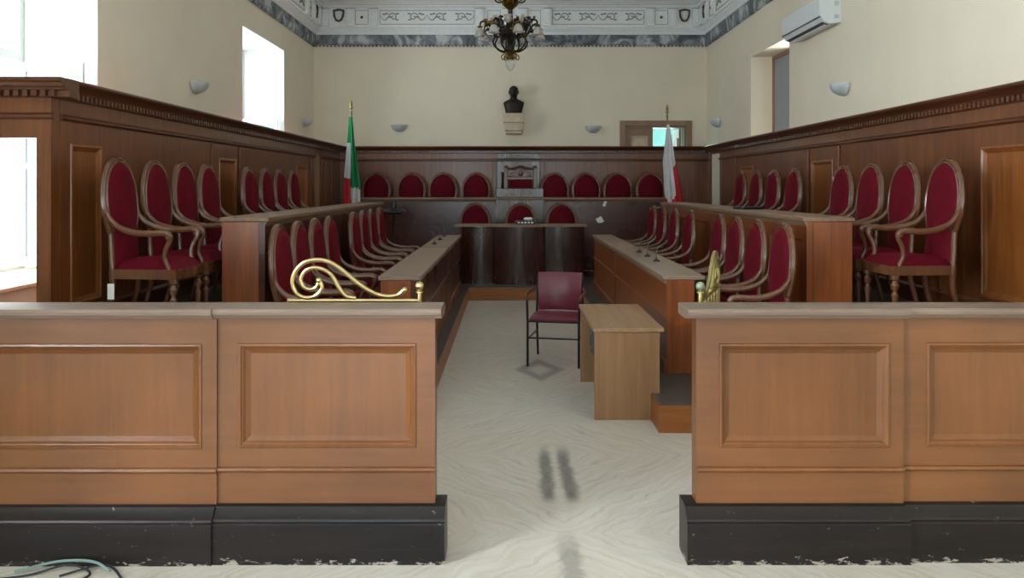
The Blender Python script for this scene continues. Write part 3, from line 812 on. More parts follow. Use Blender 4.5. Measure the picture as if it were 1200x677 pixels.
# ------------------------------------------------------------------ velvet armchairs
def backy(z): return .205+.06*(z-.45)/.7
def make_chair(label, cat='armchair', tagged=False):
    r = thing('velvet_armchair', label, cat)
    # seat frame
    fr = MB()
    fr.extrude_z([(-.25, -.25), (-.2, -.265), (0, -.275), (.2, -.265), (.25, -.25), (.2, .22), (-.2, .22)], .365, .43)
    fr.build('seat_frame', M['walnut'], r)
    st = MB(); n = 10; vs, fs = [], []
    for i in range(n+1):
        t = i/n; y = -.255+.455*t; hw = .24-.045*t
        for j in range(n+1):
            u = -1+2*j/n
            dome = (1-u**4)*(1-(2*t-1)**4)
            vs.append((u*hw, y, .43+.07*max(0, dome)**.5))
    for i in range(n):
        for j in range(n):
            a = i*(n+1)+j; fs.append((a, a+1, a+n+2, a+n+1))
    st.add(vs, fs); st.build('seat', M['velvet'], r)
    # front legs turned, rear legs raked
    for s in (-1, 1):
        l = MB()
        l.lathe([(.014, 0), (.02, .012), (.015, .035), (.013, .06), (.016, .14), (.021, .2), (.026, .225), (.015, .24), (.015, .255), (.027, .275), (.03, .295), (.018, .315), (.016, .325), (.03, .335), (.032, .365), (.032, .37)], (s*.215, -.22, 0), 12)
        l.build('leg', M['walnut'], r)
        l = MB(); l.tube(spline([(s*.19, .27, 0), (s*.19, .235, .13), (s*.188, .2, .28), (s*.19, .2, .43)], 4), [.016+.006*k/12 for k in range(13)], 8); l.build('leg', M['walnut'], r)
    # velvet back: an oval that runs on down to the seat
    cz, A, B = .878, .216, .278
    def hw(z):
        e = 1-((z-cz)/B)**2
        o = A*math.sqrt(e) if e > 0 else 0
        if z < .72:
            lo = .168 + .012*abs(z-.58)/.14
            return max(o, lo)
        return o
    n, mm = 22, 10; vs, fs = [], []
    z0, z1 = .44, cz+B-.001
    for i in range(n+1):
        t = i/n; z = z0+(z1-z0)*(1-(1-t)**1.6)
        w = max(.004, hw(z))
        for j in range(mm+1):
            u = -1+2*j/mm
            bul = .045*math.sqrt(max(0, (1-u*u)))*min(1, w/.12)
            vs.append((u*w, backy(z)-.012-bul, z))
    for i in range(n):
        for j in range(mm):
            a = i*(mm+1)+j; fs.append((a, a+mm+1, a+mm+2, a+1))
    b0 = len(vs)
    for i in range(n+1):
        t = i/n; z = z0+(z1-z0)*(1-(1-t)**1.6); w = max(.004, hw(z))
        vs += [(-w, backy(z)+.014, z), (w, backy(z)+.014, z)]
    for i in range(n):
        a = b0+2*i; fs.append((a, a+1, a+3, a+2))
        fs.append((i*(mm+1), b0+2*i, b0+2*i+2, (i+1)*(mm+1))); fs.append((i*(mm+1)+mm, (i+1)*(mm+1)+mm, b0+2*i+3, b0+2*i+1))
    MB().add(vs, fs).build('backrest', M['velvet'], r, True, None, 60)
    # moulded oval frame and stiles
    fr = MB()
    ra, rb = A+.014, B+.016
    arc = [(ra*math.cos(a), backy(cz+rb*math.sin(a)), cz+rb*math.sin(a)) for a in [math.radians(-48+276*k/40) for k in range(41)]]
    fr.tube(arc, .024, 8, .85)
    arc2 = [(p[0]*.955, p[1]-.02, cz+(p[2]-cz)*.96) for p in arc]
    fr.tube(arc2, .0085, 6)
    arc3 = [(p[0]*1.045, p[1]-.013, cz+(p[2]-cz)*1.04) for p in arc]
    fr.tube(arc3, .008, 6)
    for s in (-1, 1):
        zt = .675
        fr.tube(spline([(s*.19, .2, .40), (s*.182, backy(.5), .5), (s*.174, backy(.6), .6), (s*.17, backy(zt), zt), (s*.19, backy(.74), .72)], 4), .019, 8)
    fr.build('back_frame', M['walnut'], r)
    for s in (-1, 1):
        ar = MB()
        p = spline([(s*.222, backy(.85)-.005, .87), (s*.222, backy(.78)-.02, .79), (s*.226, .15, .72), (s*.234, .05, .682), (s*.24, -.06, .672), (s*.242, -.15, .678), (s*.24, -.2, .663), (s*.235, -.205, .628), (s*.228, -.175, .565), (s*.222, -.165, .50), (s*.222, -.19, .44), (s*.222, -.2, .40)], 5)
        R = [.014+.008*min(1, i/14) if i < 30 else .021-.005*min(1, (i-30)/8) for i in range(len(p))]
        ar.tube(p, R, 8)
        ar.ball((s*.24, -.195, .645), .02, 8, 6)
        ar.build('arm', M['walnut'], r)
    if tagged:
        MB().box(-.216, -.211, .178, .222, .23, .335).build('paper_tag', M['paper'], r)
    return r
ORD = ['first', 'second', 'third', 'fourth']
proto = make_chair('x')
used = [False]
def put(x, y, z, rz, label, group):
    if not used[0]:
        used[0] = True; proto.location = (x, y, z); proto.rotation_euler = (0, 0, rz); proto['label'] = label; proto['group'] = group
        return proto
    return dup(proto, (x, y, z), rz, label, group)
def row(pxs, X, z, tier, side, far):
    sg = -1 if side == 'tricolour' else 1
    rz = PI/2 if sg < 0 else -PI/2
    for k, px in enumerate(pxs):
        d = F*X/abs(px-597)
        lab = 'red velvet armchair, %s tier, %s flag side, %s four, %s from front' % (tier, side, 'far' if far else 'near', ORD[k])
        grp = '%s tier chairs on the %s flag side' % (tier, side)
        if side == 'tricolour' and tier == 'upper' and not far and k == 0:
            c = make_chair('red velvet armchair with a white paper tag on its leg, nearest on the upper tier', tagged=True)
            c.location = (sg*(X-.245), d, z); c.rotation_euler = (0, 0, rz); c['group'] = grp
        else:
            put(sg*(X-.245), d, z, rz, lab, grp)
row([140, 183, 216, 244], 2.72, ZU, 'upper', 'tricolour', False)
row([292, 312, 328, 344], 2.72, ZU, 'upper', 'tricolour', True)
row([329, 351.7, 371.3, 388], 1.62, ZL, 'lower', 'tricolour', False)
row([415.5, 426.5, 436.5, 446], 1.62, ZL, 'lower', 'tricolour', True)
row([1107, 1060, 1020, 987], 3.17, ZU, 'upper', 'white and red', False)
row([930, 906, 886, 868], 3.17, ZU, 'upper', 'white and red', True)
row([917, 886, 862, 842], 2.0, ZL, 'lower', 'white and red', False)
row([808, 790, 776, 765], 2.0, ZL, 'lower', 'white and red', True)
for k, px in enumerate((441, 482, 519, 558)):
    put((px-597)*13.85/F, 13.61, ZU+.03, 0., 'red velvet armchair in the back row, %s from the green, white and red flag' % ORD[k], 'back row chairs')
for k, px in enumerate((762, 724, 687, 650)):
    put((px-597)*13.85/F, 13.61, ZU+.03, 0., 'red velvet armchair in the back row, %s from the white and red flag' % ORD[k], 'back row chairs')
for px, lab in ((557, 'dark red armchair behind the presiding bench, at its tricolour flag end'), (610, 'dark red armchair at the middle of the presiding bench, behind the small device'), (658, 'dark red armchair behind the presiding bench, at its white and red flag end')):
    put((px-597)*12.98/F, 12.69, ZL, 0., lab, 'chairs behind the presiding bench')

# president's chair
root = thing('presiding_armchair', 'tall carved dark armchair at the centre of the back row under the bust', 'armchair', ((610-597)*13.85/F, 13.62, ZU))
MB().box(-.28, .28, -.24, .24, .37, .43, .01).build('seat_frame', M['walnut'], root)
MB().box(-.26, .26, -.23, .2, .43, .5, .03).build('seat', M['velvet'], root)
MB().box(-.2, .2, .2, .235, .52, 1.1, .015).build('backrest', M['velvet'], root)
mb = MB()
for s in (-1, 1):
    mb.box(s*.25-.03, s*.25+.03, .2, .25, .4, 1.3, .008); mb.ball((s*.25, .225, 1.32), .03, 10, 8)
mb.box(-.22, .22, .205, .245, 1.1, 1.15, .006)
mb.build('back_frame', M['walnut'], root)
mb = MB(); mb.box(-.22, .22, .215, .24, 1.15, 1.27, .006)
for s in (-1, 1):
    mb.tube(spline([(s*.02, .2, 1.2), (s*.08, .2, 1.245), (s*.15, .2, 1.22), (s*.18, .2, 1.17), (s*.13, .2, 1.175), (s*.12, .2, 1.21)], 5), .011, 6)
mb.ball((0, .2, 1.21), .045, 12, 8, 1, .5, 1.1)
mb.tube(spline([(-.25, .225, 1.28), (-.12, .225, 1.30), (0, .225, 1.33), (.12, .225, 1.30), (.25, .225, 1.28)], 5), .018, 8)
mb.build('carved_crest', M['walnut'], root)
for s in (-1, 1):
    mb = MB(); mb.box(s*.27-.025, s*.27+.025, -.2, .22, .66, .7, .01); mb.box(s*.27-.02, s*.27+.02, -.2, -.16, .43, .66, .006); mb.build('arm', M['walnut'], root)
    for y in (-.2, .2):
        mb = MB(); mb.lathe([(.018, 0), (.026, .05), (.02, .1), (.028, .3), (.03, .37)], (s*.24, y, 0), 10); mb.build('leg', M['walnut'], root)

# ------------------------------------------------------------------ burgundy chair in the aisle
root = thing('office_armchair', 'burgundy armchair with thin black legs standing alone in the aisle', 'chair', (.445, 7.63, 0), math.radians(-11))
hw, zs = .235, .43
mb = MB()
vs, fs = [], []
def cushion(mb, x0, x1, n, fn, th):
    """a thin upholstered sheet through fn(u,v), thickened along its normal"""
    P = [[Vector(fn(i/n, j/n)) for j in range(n+1)] for i in range(n+1)]
    def nr(i, j):
        a = P[min(n, i+1)][j]-P[max(0, i-1)][j]; b = P[i][min(n, j+1)]-P[i][max(0, j-1)]
        return a.cross(b).normalized()
    vs = []; m = n+1
    for sgn in (1, -1):
        for i in range(m):
            for j in range(m):
                e = min(i, n-i, j, n-j); k = .45 if e == 0 else (.85 if e == 1 else 1.)
                vs.append(P[i][j]+nr(i, j)*sgn*th*k)
    fs = []
    o = m*m
    for i in range(n):
        for j in range(n):
            a = i*m+j
            fs += [(a, a+m, a+m+1, a+1), (o+a, o+a+1, o+a+m+1, o+a+m)]
    for i in range(n):
        fs += [(i, i+1, o+i+1, o+i), (n*m+i, o+n*m+i, o+n*m+i+1, n*m+i+1), (i*m, o+i*m, o+(i+1)*m, (i+1)*m), (i*m+n, (i+1)*m+n, o+(i+1)*m+n, o+i*m+n)]
    return mb.add(vs, fs)
cushion(MB(), 0, 0, 10, lambda u, v: ((u-.5)*.44*(1-.06*max(0, v-.8)*5), -.24+.45*v, zs+.012*math.sin(PI*v)-.05*max(0, .15-v)), .02).build('seat', M['burgundy'], root, True, None, 60)
cushion(MB(), 0, 0, 12, lambda u, v: ((u-.5)*(.41+.02*v), .215+.045*v-.02*math.sin(PI*v)+.05*(1-(2*u-1)**2), .45+.36*v), .013).build('backrest', M['burgundy'], root, True, None, 60)
for s in (-1, 1):
    mb = MB(); mb.tube([(s*.235, -.25, 0), (s*.235, -.245, .4), (s*.245, -.235, .62)], .011, 8); mb.build('leg', M['black_metal'], root)
    mb = MB(); mb.tube(spline([(s*.225, .3, 0), (s*.225, .24, .3), (s*.222, .225, .5), (s*.218, .27, .79)], 5), .011, 8); mb.build('leg', M['black_metal'], root)
    mb = MB(); mb.tube(spline([(s*.245, -.26, .625), (s*.262, -.15, .645), (s*.262, .02, .65), (s*.232, .2, .66)], 5), .019, 8, .6); mb.build('arm', M['walnut'], root)
    MB().tube([(s*.235, -.245, .25), (s*.225, .255, .25)], .008, 8).build('stretcher', M['black_metal'], root)
MB().tube([(-.235, -.246, .26), (.235, -.246, .26)], .008, 8).tube([(-.23, -.2, .405), (.23, -.2, .405)], .01, 8).tube([(-.23, .2, .405), (.23, .2, .405)], .01, 8).build('seat_frame', M['black_metal'], root)

# ------------------------------------------------------------------ small beech desk
root = thing('small_desk', 'small pale beech desk with closed end panel beside the burgundy chair', 'desk', (.6, 5.72, 0))
MB().box(-.012, .49, -.012, 1.16, .622, .65, .003).build('desk_top', M['beech_top'], root)
MB().box(0, .46, 0, .025, 0, .622, .002).build('end_panel', M['beech'], root)
MB().box(0, .46, 1.115, 1.14, 0, .622, .002).build('end_panel', M['beech'], root)
MB().box(.40, .42, .025, 1.115, .12, .622).build('modesty_panel', M['beech'], root)
mb = MB(); mb.box(.02, .36, .05, .4, .42, .62, .004); mb.box(.005, .02, .055, .395, .525, .615, .003); mb.box(.005, .02, .055, .395, .425, .515, .003)
dr = mb.build('drawer', M['plastic_dark'], root)
MB().box(-.005, .005, .19, .26, .56, .572, .002).box(-.005, .005, .19, .26, .462, .474, .002).build('handle', M['tube'], dr)

# ------------------------------------------------------------------ flags
def flag(label, loc, ztip, ztop, zbot, widths, colour, mats, lean=0., fin=M['old_brass']):
    root = thing('flag_on_pole', label, 'flag', loc)
    zt = ztip-loc[2]
    MB().lathe([(.14, 0), (.14, .02), (.06, .05), (.03, .09), (.025, .2)], seg=20).build('base', M['iron'], root)
    MB().tube([(0, 0, .1), (lean, 0, zt-.18)], .014, 10).build('pole', M['pole'], root)
    mb = MB(); mb.lathe([(.014, -.2), (.022, -.19), (.014, -.17), (.012, -.15), (.03, -.13), (.03, -.115), (.012, -.1), (.026, -.075), (.018, -.04), (.003, 0.)], (lean, 0, zt), 12); mb.build('finial', fin, root)
    nu, nv = 36, 44; mb = MB(); vs = []
    for j in range(nv+1):
        v = j/nv; z = ztop+(zbot-ztop)*v
        wl, wr = widths(v)
        for i in range(nu+1):
            u = i/nu
            ph = u*2*PI*3.5
            amp = .012+.05*v
            x = lean*(1-v)*.9-wl+(wl+wr)*u+.008*math.sin(ph*1.3+1+2*v)
            y = -.02-amp*(.6+.5*math.sin(ph+1.5*v))-.02*math.sin(PI*u)
            hem = (.1*math.sin(u*5.)+.06*u)*v**4
            vs.append((x, y, z-loc[2]-hem))
    for j in range(nv):
        for i in range(nu):
            a = j*(nu+1)+i; mb.m = colour((i+.5)/nu, (j+.5)/nv)
            mb.add([vs[a], vs[a+1], vs[a+nu+2], vs[a+nu+1]], [(0, 1, 2, 3)])
    o = mb.build('flag_cloth', mats, root, True)
    import bmesh
    bm = bmesh.new(); bm.from_mesh(o.data); bmesh.ops.remove_doubles(bm, verts=bm.verts, dist=1e-5); bmesh.ops.recalc_face_normals(bm, faces=bm.faces); bm.to_mesh(o.data); bm.free()
    o.data.polygons.foreach_set('use_smooth', [True]*len(o.data.polygons))
    sd = o.modifiers.new('cloth', 'SOLIDIFY'); sd.thickness = .003
    return root
g3 = [M['green'], M['white_cloth'], M['red_cloth']]
dfl = 12.86
def col_it(u, v):
    if v < .30: return 0
    if u > .47+.08*math.sin(v*6): return 0 if v < .80+.12*(u-.7) else 1
    return 1 if v < .69 else 2
zz = lambda py, d: EYE-(py-218)*d/F
flag('green, white and red tricolour flag hanging on its pole', ((411.5-597)*dfl/F, dfl, ZU), zz(117, dfl), zz(137, dfl), zz(240, dfl),
     lambda v: (.02+.085*min(1, v*1.5), .02+.13*min(1, v*1.3)), col_it, g3)
dfr = 12.86
def col_mt(u, v): return 0 if v < .52-.3*(u-.8) or (u < .78-.45*(v-.5) and v < .86+.05*math.sin(u*5)) else 1
flag('white and red flag hanging on its pole before the doorway', ((787-597)*dfr/F, dfr, ZU), zz(122, dfr), zz(146, dfr), zz(240, dfr),
     lambda v: (.02+.10*min(1, v*2.2), .02+.16*v), col_mt, [M['white_cloth'], M['red_cloth']], lean=-.07)

# ------------------------------------------------------------------ wall sconces
def sconce(label, loc, rz, first=[None]):
    if first[0] is not None: return dup(first[0], loc, rz, label, 'wall sconces')
    r = thing('wall_sconce', label, 'lamp', loc, rz, 'wall sconces')
    MB().box(-.06, .06, -.02, 0, -.07, .05, .006).build('wall_plate', M['sconce'], r)
    mb = MB(); vs, fs = [], []; n, m = 8, 18
    for i in range(n+1):
        t = i/n*PI/2
        for j in range(m+1):
            a = PI*j/m
            R = math.sin(t)
            vs.append((.15*R*math.cos(a), -.02-.15*R*math.sin(a), .06-.13*math.cos(t)-.03*math.sin(a)*R*0))
    for i in range(n):
        for j in range(m):
            a = i*(m+1)+j; fs.append((a, a+1, a+m+2, a+m+1))
    b = len(vs)
    for i in range(n+1):
        t = i/n*PI/2
        for j in range(m+1):
            a = PI*j/m; R = math.sin(t)
            vs.append((.14*R*math.cos(a), -.024-.138*R*math.sin(a), .06-.118*math.cos(t)))
    for i in range(n):
        for j in range(m):
            a = b+i*(m+1)+j; fs.append((a, a+m+1, a+m+2, a+1))
    for j in range(m): fs.append((n*(m+1)+j, n*(m+1)+j+1, b+n*(m+1)+j+1, b+n*(m+1)+j))
    mb.add(vs, fs); mb.build('bowl', M['sconce'], r)
    first[0] = r; return r
sconce('grey bowl sconce between the two tall windows', (XL, 9.3, 2.78), PI/2)
sconce('grey bowl sconce past the second window near the room corner', (XL, 14.25, 2.76), PI/2)
sconce('grey bowl sconce on the end wall, tricolour flag side of the bust', ((468-597)*15/F, YB, 2.72), 0.)
sconce('grey bowl sconce on the end wall between the bust and the doorway', ((695-597)*15/F, YB, 2.70), 0.)
sconce('grey bowl sconce below and before the air conditioner', (XR, 8.8, 2.70), -PI/2)
sconce('grey bowl sconce past the shuttered recess near the doorway corner', (XR, 14.1, 2.74), -PI/2)

# ------------------------------------------------------------------ air conditioner
root = thing('air_conditioner', 'white split air conditioner high on the wall above the shuttered recess', 'air conditioner', (XR, 9.55, 3.44), -PI/2)
mb = MB(); L2 = .62
mb.extrude_x([(0, .02), (-.12, 0), (-.19, .03), (-.225, .09), (-.23, .27), (-.21, .305), (-.18, .31), (0, .31)], -L2, L2); mb.build('casing', M['plastic'], root, True, None, 30)
mb = MB(); mb.extrude_x([(-.232, .082), (-.237, .09), (-.24, .26), (-.222, .302), (-.215, .302), (-.222, .09)], -L2+.012, L2-.012); mb.build('front_cover', M['plastic'], root, True, None, 30)
mb = MB(); mb.extrude_x([(-.229, .074), (-.235, .078), (-.235, .084), (-.225, .084)], -L2+.004, L2-.004)
mb.extrude_x([(-.125, -.004), (-.185, .024), (-.187, .028), (-.125, .004)], -L2+.05, L2-.05)
mb.build('air_slot', M['plastic_dark'], root)
mb = MB(); mb.extrude_x([(-.13, -.012), (-.155, -.001), (-.156, .004), (-.13, -.006)], -L2+.06, L2-.06); mb.build('louvre', M['plastic'], root)
mb = MB()
for s in (-1, 1):
    mb.box(s*(L2+.003)-.003, s*(L2+.003)+.003, -.07, -.02, .2, .25); mb.box(s*(L2+.003)-.003, s*(L2+.003)+.003, -.07, -.02, .06, .1)
mb.build('side_catch', M['sconce'], root)
MB().box(-L2+.1, L2-.1, -.004, .0, .02, .29).build('wall_mount', M['tube'], root)

# ------------------------------------------------------------------ bust and bracket
root = thing('wall_bracket', 'pale stone bracket block under the bronze bust', 'bracket', ((602-597)*15/F, YB, zz(157, 14.85)))
zt = zz(133, 14.85)-zz(157, 14.85)
MB().box(-.185, .185, -.28, 0, zt-.17, zt, .008).build('shelf_block', M['stone'], root)
mb = MB(); mb.box(-.165, .165, -.25, 0, .06, zt-.17, .006); mb.box(-.15, .15, -.22, 0, 0, .06, .01); mb.build('corbel', M['stone'], root)
def bust():
    r = thing('bronze_bust', 'dark bronze bust of a bald man on a stone wall bracket', 'bust', ((602-597)*15/F, YB-.15, zz(133, 14.85)))
    # rings: z, half width, half depth, centre y
    R = [(0., .145, .085, .0), (.012, .15, .09, 0), (.05, .155, .095, 0), (.10, .167, .1, 0), (.15, .182, .105, 0), (.19, .19, .102, 0), (.212, .178, .092, .0), (.232, .145, .084, .004),
         (.25, .10, .074, .002), (.266, .07, .064, -.004), (.285, .061, .062, -.012), (.30, .06, .068, -.02), (.318, .066, .08, -.026), (.342, .074, .09, -.028),
         (.37, .079, .096, -.026), (.40, .083, .1, -.022), (.425, .084, .101, -.018), (.448, .08, .099, -.015), (.47, .07, .088, -.012), (.487, .055, .07, -.01), (.499, .036, .046, -.009), (.506, .014, .018, -.008)]
    dzf = -.022
    n = 36; vs, fs = [], []
    for z, a, b, cy in R:
        for k in range(n):
            th = 2*PI*k/n; x = a*math.sin(th); y = cy-b*math.cos(th); zz_ = z
            f = math.cos(th)
            if f > 0 and z > .30:
                g = lambda x0, z0, sx, sz: math.exp(-((x-x0)/sx)**2-((z-z0-dzf)/sz)**2)
                y -= .026*g(0, .395, .013, .022) + .012*g(0, .415, .01, .03)      # nose
                y += .014*g(.03, .425, .016, .012)+.014*g(-.03, .425, .016, .012)   # eye sockets
                y -= .008*g(.03, .445, .022, .01)+.008*g(-.03, .445, .022, .01)     # brows
                y -= .008*g(0, .362, .022, .007); y += .006*g(0, .352, .03, .005)   # lips
                y -= .01*g(0, .335, .022, .012)                                    # chin
            if z < .22 and f > 0:
                y -= .02*math.exp(-((abs(x)-.02)/.02)**2)*(z/.22)                  # coat lapels
            vs.append((x, y, zz_))
    m = len(R)
    for i in range(m-1):
        for k in range(n): fs.append((i*n+k, i*n+(k+1) % n, (i+1)*n+(k+1) % n, (i+1)*n+k))
    fs += [tuple(range(n))[::-1], tuple((m-1)*n+k for k in range(n))]
    mb = MB().add(vs, fs)
    mb.build('figure', M['bronze'], r, True, None, 80)
    mb = MB()
    for s in (-1, 1): mb.ball((s*.084, -.015, .385), .03, 10, 8, .4, .7, 1.)
    mb.build('ears', M['bronze'], r)
    return r
bust()

# ------------------------------------------------------------------ chandelier
cd = 8.5
c_ = lambda py: zz(py, cd)
root = thing('chandelier', 'dark wrought iron chandelier with gilded scrolls hanging from the ceiling', 'chandelier', ((598-597)*cd/F, cd, 0))
mb = MB(); mb.lathe([(.03, c_(62)), (.045, c_(58)), (.03, c_(52)), (.05, c_(47)), (.075, c_(43)), (.05, c_(38)), (.03, c_(34)), (.025, c_(12)), (.03, c_(10)), (.012, c_(2)), (.012, 4.9), (.06, 4.93), (.07, 4.979)], seg=14)
mb.build('stem', M['iron'], root)
mb = MB(); mb.lathe([(.004, c_(83.5)), (.022, c_(82)), (.05, c_(77)), (.058, c_(74)), (.05, c_(71)), (.035, c_(70)), (.03, c_(69))], seg=18); mb.build('glass_drop', M['glass_shade'], root)
mb = MB(); mb.lathe([(.03, c_(71)), (.04, c_(69)), (.028, c_(65)), (.05, c_(61)), (.03, c_(59))], seg=14); mb.build('finial', M['gilt'], root)
def ring(r, a, z): return (r*math.cos(a), r*math.sin(a), z)
for k in range(6):
    a = 2*PI*k/6+.2
    mb = MB()
    pts = [ring(.02, a, c_(64)), ring(.06, a, c_(63)), ring(.092, a, c_(66)), ring(.085, a, c_(69.5)), ring(.06, a, c_(69)), ring(.058, a, c_(66.5)), ring(.07, a, c_(66))]
    mb.tube(spline(pts, 5), .0075, 6); mb.build('lower_scroll', M['gilt'], root)
for k in range(8):
    a = 2*PI*k/8+.25
    mb = MB()
    pts = [ring(.035, a, c_(60)), ring(.10, a, c_(60)), ring(.165, a, c_(55)), ring(.185, a, c_(49)), ring(.165, a, c_(44)), ring(.185, a, c_(39)), ring(.225, a, c_(31)), ring(.275, a, c_(26.5)), ring(.315, a, c_(28)), ring(.325, a, c_(32.5))]
    mb.tube(spline(pts, 5), .0095, 7)
    pts = [ring(.17, a, c_(45)), ring(.13, a, c_(40)), ring(.09, a, c_(41)), ring(.08, a, c_(46)), ring(.11, a, c_(48))]
    mb.tube(spline(pts, 5), .007, 6)
    pts = [ring(.2, a, c_(39)), ring(.22, a, c_(31)), ring(.19, a, c_(26)), ring(.15, a, c_(28)), ring(.16, a, c_(32))]
    mb.tube(spline(pts, 5), .0075, 6)
    arm = mb.build('arm', M['iron'], root)
    mb = MB(); random.seed(k); stem_pts = []
    for t in range(8):
        rr, aa, z = .13+.022*t, a+random.uniform(-.16, .16), c_(random.uniform(22, 44))
        stem_pts.append(ring(rr, aa, z))
        mb.ball(ring(rr, aa, z), .021, 7, 5, 1.3, .6, .7)
    mb.tube(stem_pts, .006, 5)
    mb.build('leaf_ornament', M['iron'] if k % 2 else M['gilt'], arm)
    mb = MB(); p = ring(.325, a, c_(33))
    mb.lathe([(.01, .012), (.024, .006), (.03, -.006), (.012, -.016), (.011, -.03)], p, 10); mb.build('cup', M['gilt'], arm)
    mb = MB()
    mb.lathe([(.012, -.012), (.03, -.024), (.044, -.05), (.048, -.075), (.06, -.1), (.057, -.1), (.044, -.075), (.04, -.05), (.027, -.027), (.008, -.015)], p, 14); mb.build('lamp_shade', M['glass_shade'], arm)
    a2 = a+PI/8
    p2 = ring(.17, a2, c_(32))
    mb = MB(); mb.tube(spline([ring(.04, a2, c_(43)), ring(.1, a2, c_(44)), ring(.16, a2, c_(40)), p2], 5), .008, 6); mb.ball(p2, .02, 8, 6)
    ia = mb.build('inner_arm', M['iron'], root)
    mb = MB(); mb.lathe([(.012, .01), (.034, .03), (.042, .055), (.036, .08), (.05, .1), (.046, .1), (.033, .08), (.038, .055), (.03, .032), (.008, .012)], p2, 14); mb.build('lamp_shade', M['glass_shade'], ia)
mb = MB(); mb.lathe([(.02, c_(12)), (.05, c_(9)), (.035, c_(6)), (.075, c_(3)), (.09, c_(-1)), (.06, c_(-3)), (.03, c_(-6))], seg=16)
for k in range(10):
    a = 2*PI*k/10
    mb.tube(spline([ring(.03, a, c_(8)), ring(.07, a, c_(6)), ring(.1, a, c_(1)), ring(.13, a, c_(0)), ring(.135, a, c_(-3))], 4), [.012-.0006*i for i in range(17)], 6)
mb.build('crown', M['gilt'], root)
for k in range(5):
    a = 2*PI*k/5+.35; mb = MB()
    mb.tube(spline([ring(.03, a, c_(-4)), ring(.1, a, c_(2)), ring(.16, a, c_(0)), ring(.17, a, c_(-6))], 5), .009, 6)
    ua = mb.build('upper_arm', M['iron'], root)
    mb = MB(); mb.lathe([(.012, 0), (.034, .02), (.042, .045), (.036, .07), (.05, .09), (.046, .09), (.033, .07), (.008, .004)], ring(.17, a, c_(-6)), 12); mb.build('lamp_shade', M['glass_shade'], ua)

# ------------------------------------------------------------------ small things
def pp(px, d): return (px-597)*d/F
# device on the presiding bench
root = thing('small_device', 'small black device with a pale top lying on the presiding bench', 'device', (pp(616, 12.3), 12.28, 1.078))
MB().box(-.16, .15, -.08, .08, 0, .05, .012).build('housing', M['black'], root)
MB().box(-.03, .11, -.05, .05, .05, .1, .02).build('pale_top', M['plastic'], root)
mb = MB()
for k in range(5): mb.box(-.12+.05*k, -.09+.05*k, -.083, -.079, .012, .035)
mb.build('buttons', M['plastic'], root)
# two paper notes stuck on the back counter
for px, py, w, hh, rot, lab in ((709, 238, .045, .11, .35, 'narrow slip of white paper stuck on the back counter, upper of two'), (703, 258, .1, .1, -.5, 'squarish white paper stuck low on the back counter below the narrow slip')):
    o = MB().box(-w/2, w/2, -.003, 0, -hh/2, hh/2).build('paper_note', M['paper'], None, False)
    o.location = (pp(px, 13.09), 13.0995, zz(py, 13.09)); o.rotation_euler = (0, rot, 0); tag(o, lab, 'paper')
# plate on the long counter
o = MB().box(-.1, .1, -.004, 0, -.02, .02, .003).build('name_plate', M['tube'], None, False)
o.location = (2.1995, F*2.2/(843-597), zz(249, F*2.2/(843-597))); o.rotation_euler = (0, 0, -PI/2); tag(o, 'small pale metal plate fixed on the counter front below the high chairs', 'plate')
# steel tube stand past the lower chairs
root = thing('tube_stand', 'grey steel tube stand beyond the last lower chair on the white and red side', 'stand', (pp(765, 11.85), 11.9, ZL))
for s in (-1, 1):
    mb = MB(); mb.tube(spline([(s*.02-.12, s*.17, 0), (s*.02-.08, s*.14, .4), (-.02, s*.1, 1.0), (.0, s*.1, 1.13)], 4), .012, 8); mb.build('leg', M['tube'], root)
    mb = MB(); mb.tube([(.0, s*.1, 1.12), (.13, s*.1, 1.15)], .012, 8); mb.build('arm', M['tube'], root)
MB().tube([(.0, -.1, 1.13), (.0, .1, 1.13)], .012, 8).tube([(.13, -.1, 1.15), (.13, .1, 1.15)], .012, 8).tube([(-.05, -.12, .6), (-.05, .12, .6)], .01, 8).build('crossbar', M['tube'], root)
# dark console at the far end of the other row
dd = 11.75
root = thing('microphone_console', 'dark console with thin metal rods on a stand beyond the last lower tricolour side chair', 'console', (pp(462, dd), dd, ZL))
MB().lathe([(.17, 0), (.17, .015), (.03, .04), (.018, .06), (.018, 1.06)], seg=18).build('stand', M['iron'], root)
MB().box(-.13, .13, -.11, .11, 1.06, 1.13, .02).build('console_body', M['black'], root)
mb = MB()
for k, (x, dx) in enumerate(((-.1, -.16), (-.04, -.09), (.06, .14))):
    mb.tube(spline([(x, -.1, 1.1), (x+dx*.4, -.15, 1.13), (x+dx, -.18, 1.10)], 5), .007, 6)
mb.build('rod', M['tube'], root)
MB().box(-.035, .035, -.03, .03, 1.13, 1.25, .015).build('microphone_head', M['black'], root)
# gooseneck microphones on the desks
gp = [None]
def goose(x, y, rz, label):
    if gp[0] is None:
        r = thing('gooseneck_microphone', label, 'microphone', (x, y, .955), rz, 'gooseneck microphones on the desks')
        MB().lathe([(.03, 0), (.03, .012), (.012, .02), (.008, .03)], seg=14).build('base', M['black'], r)
        MB().tube(spline([(0, 0, .02), (0, 0, .08), (0, .015, .13), (0, .05, .155)], 6), .0035, 6).build('gooseneck', M['tube'], r)
        MB().tube([(0, .047, .154), (0, .08, .158)], .007, 8).build('microphone_head', M['black'], r)
        gp[0] = r; return r
    return dup(gp[0], (x, y, .955), rz, label)
for k, y in enumerate((9.7, 10.5, 11.2)):
    goose(-.9, y, PI/2, 'thin gooseneck microphone on the far tricolour side desk, %s from the aisle front' % ORD[k])
for k, y in enumerate((7.5, 8.0, 8.5)):
    goose(1.36, y, -PI/2, 'thin gooseneck microphone on the near desk behind the beech desk, %s from front' % ORD[k])
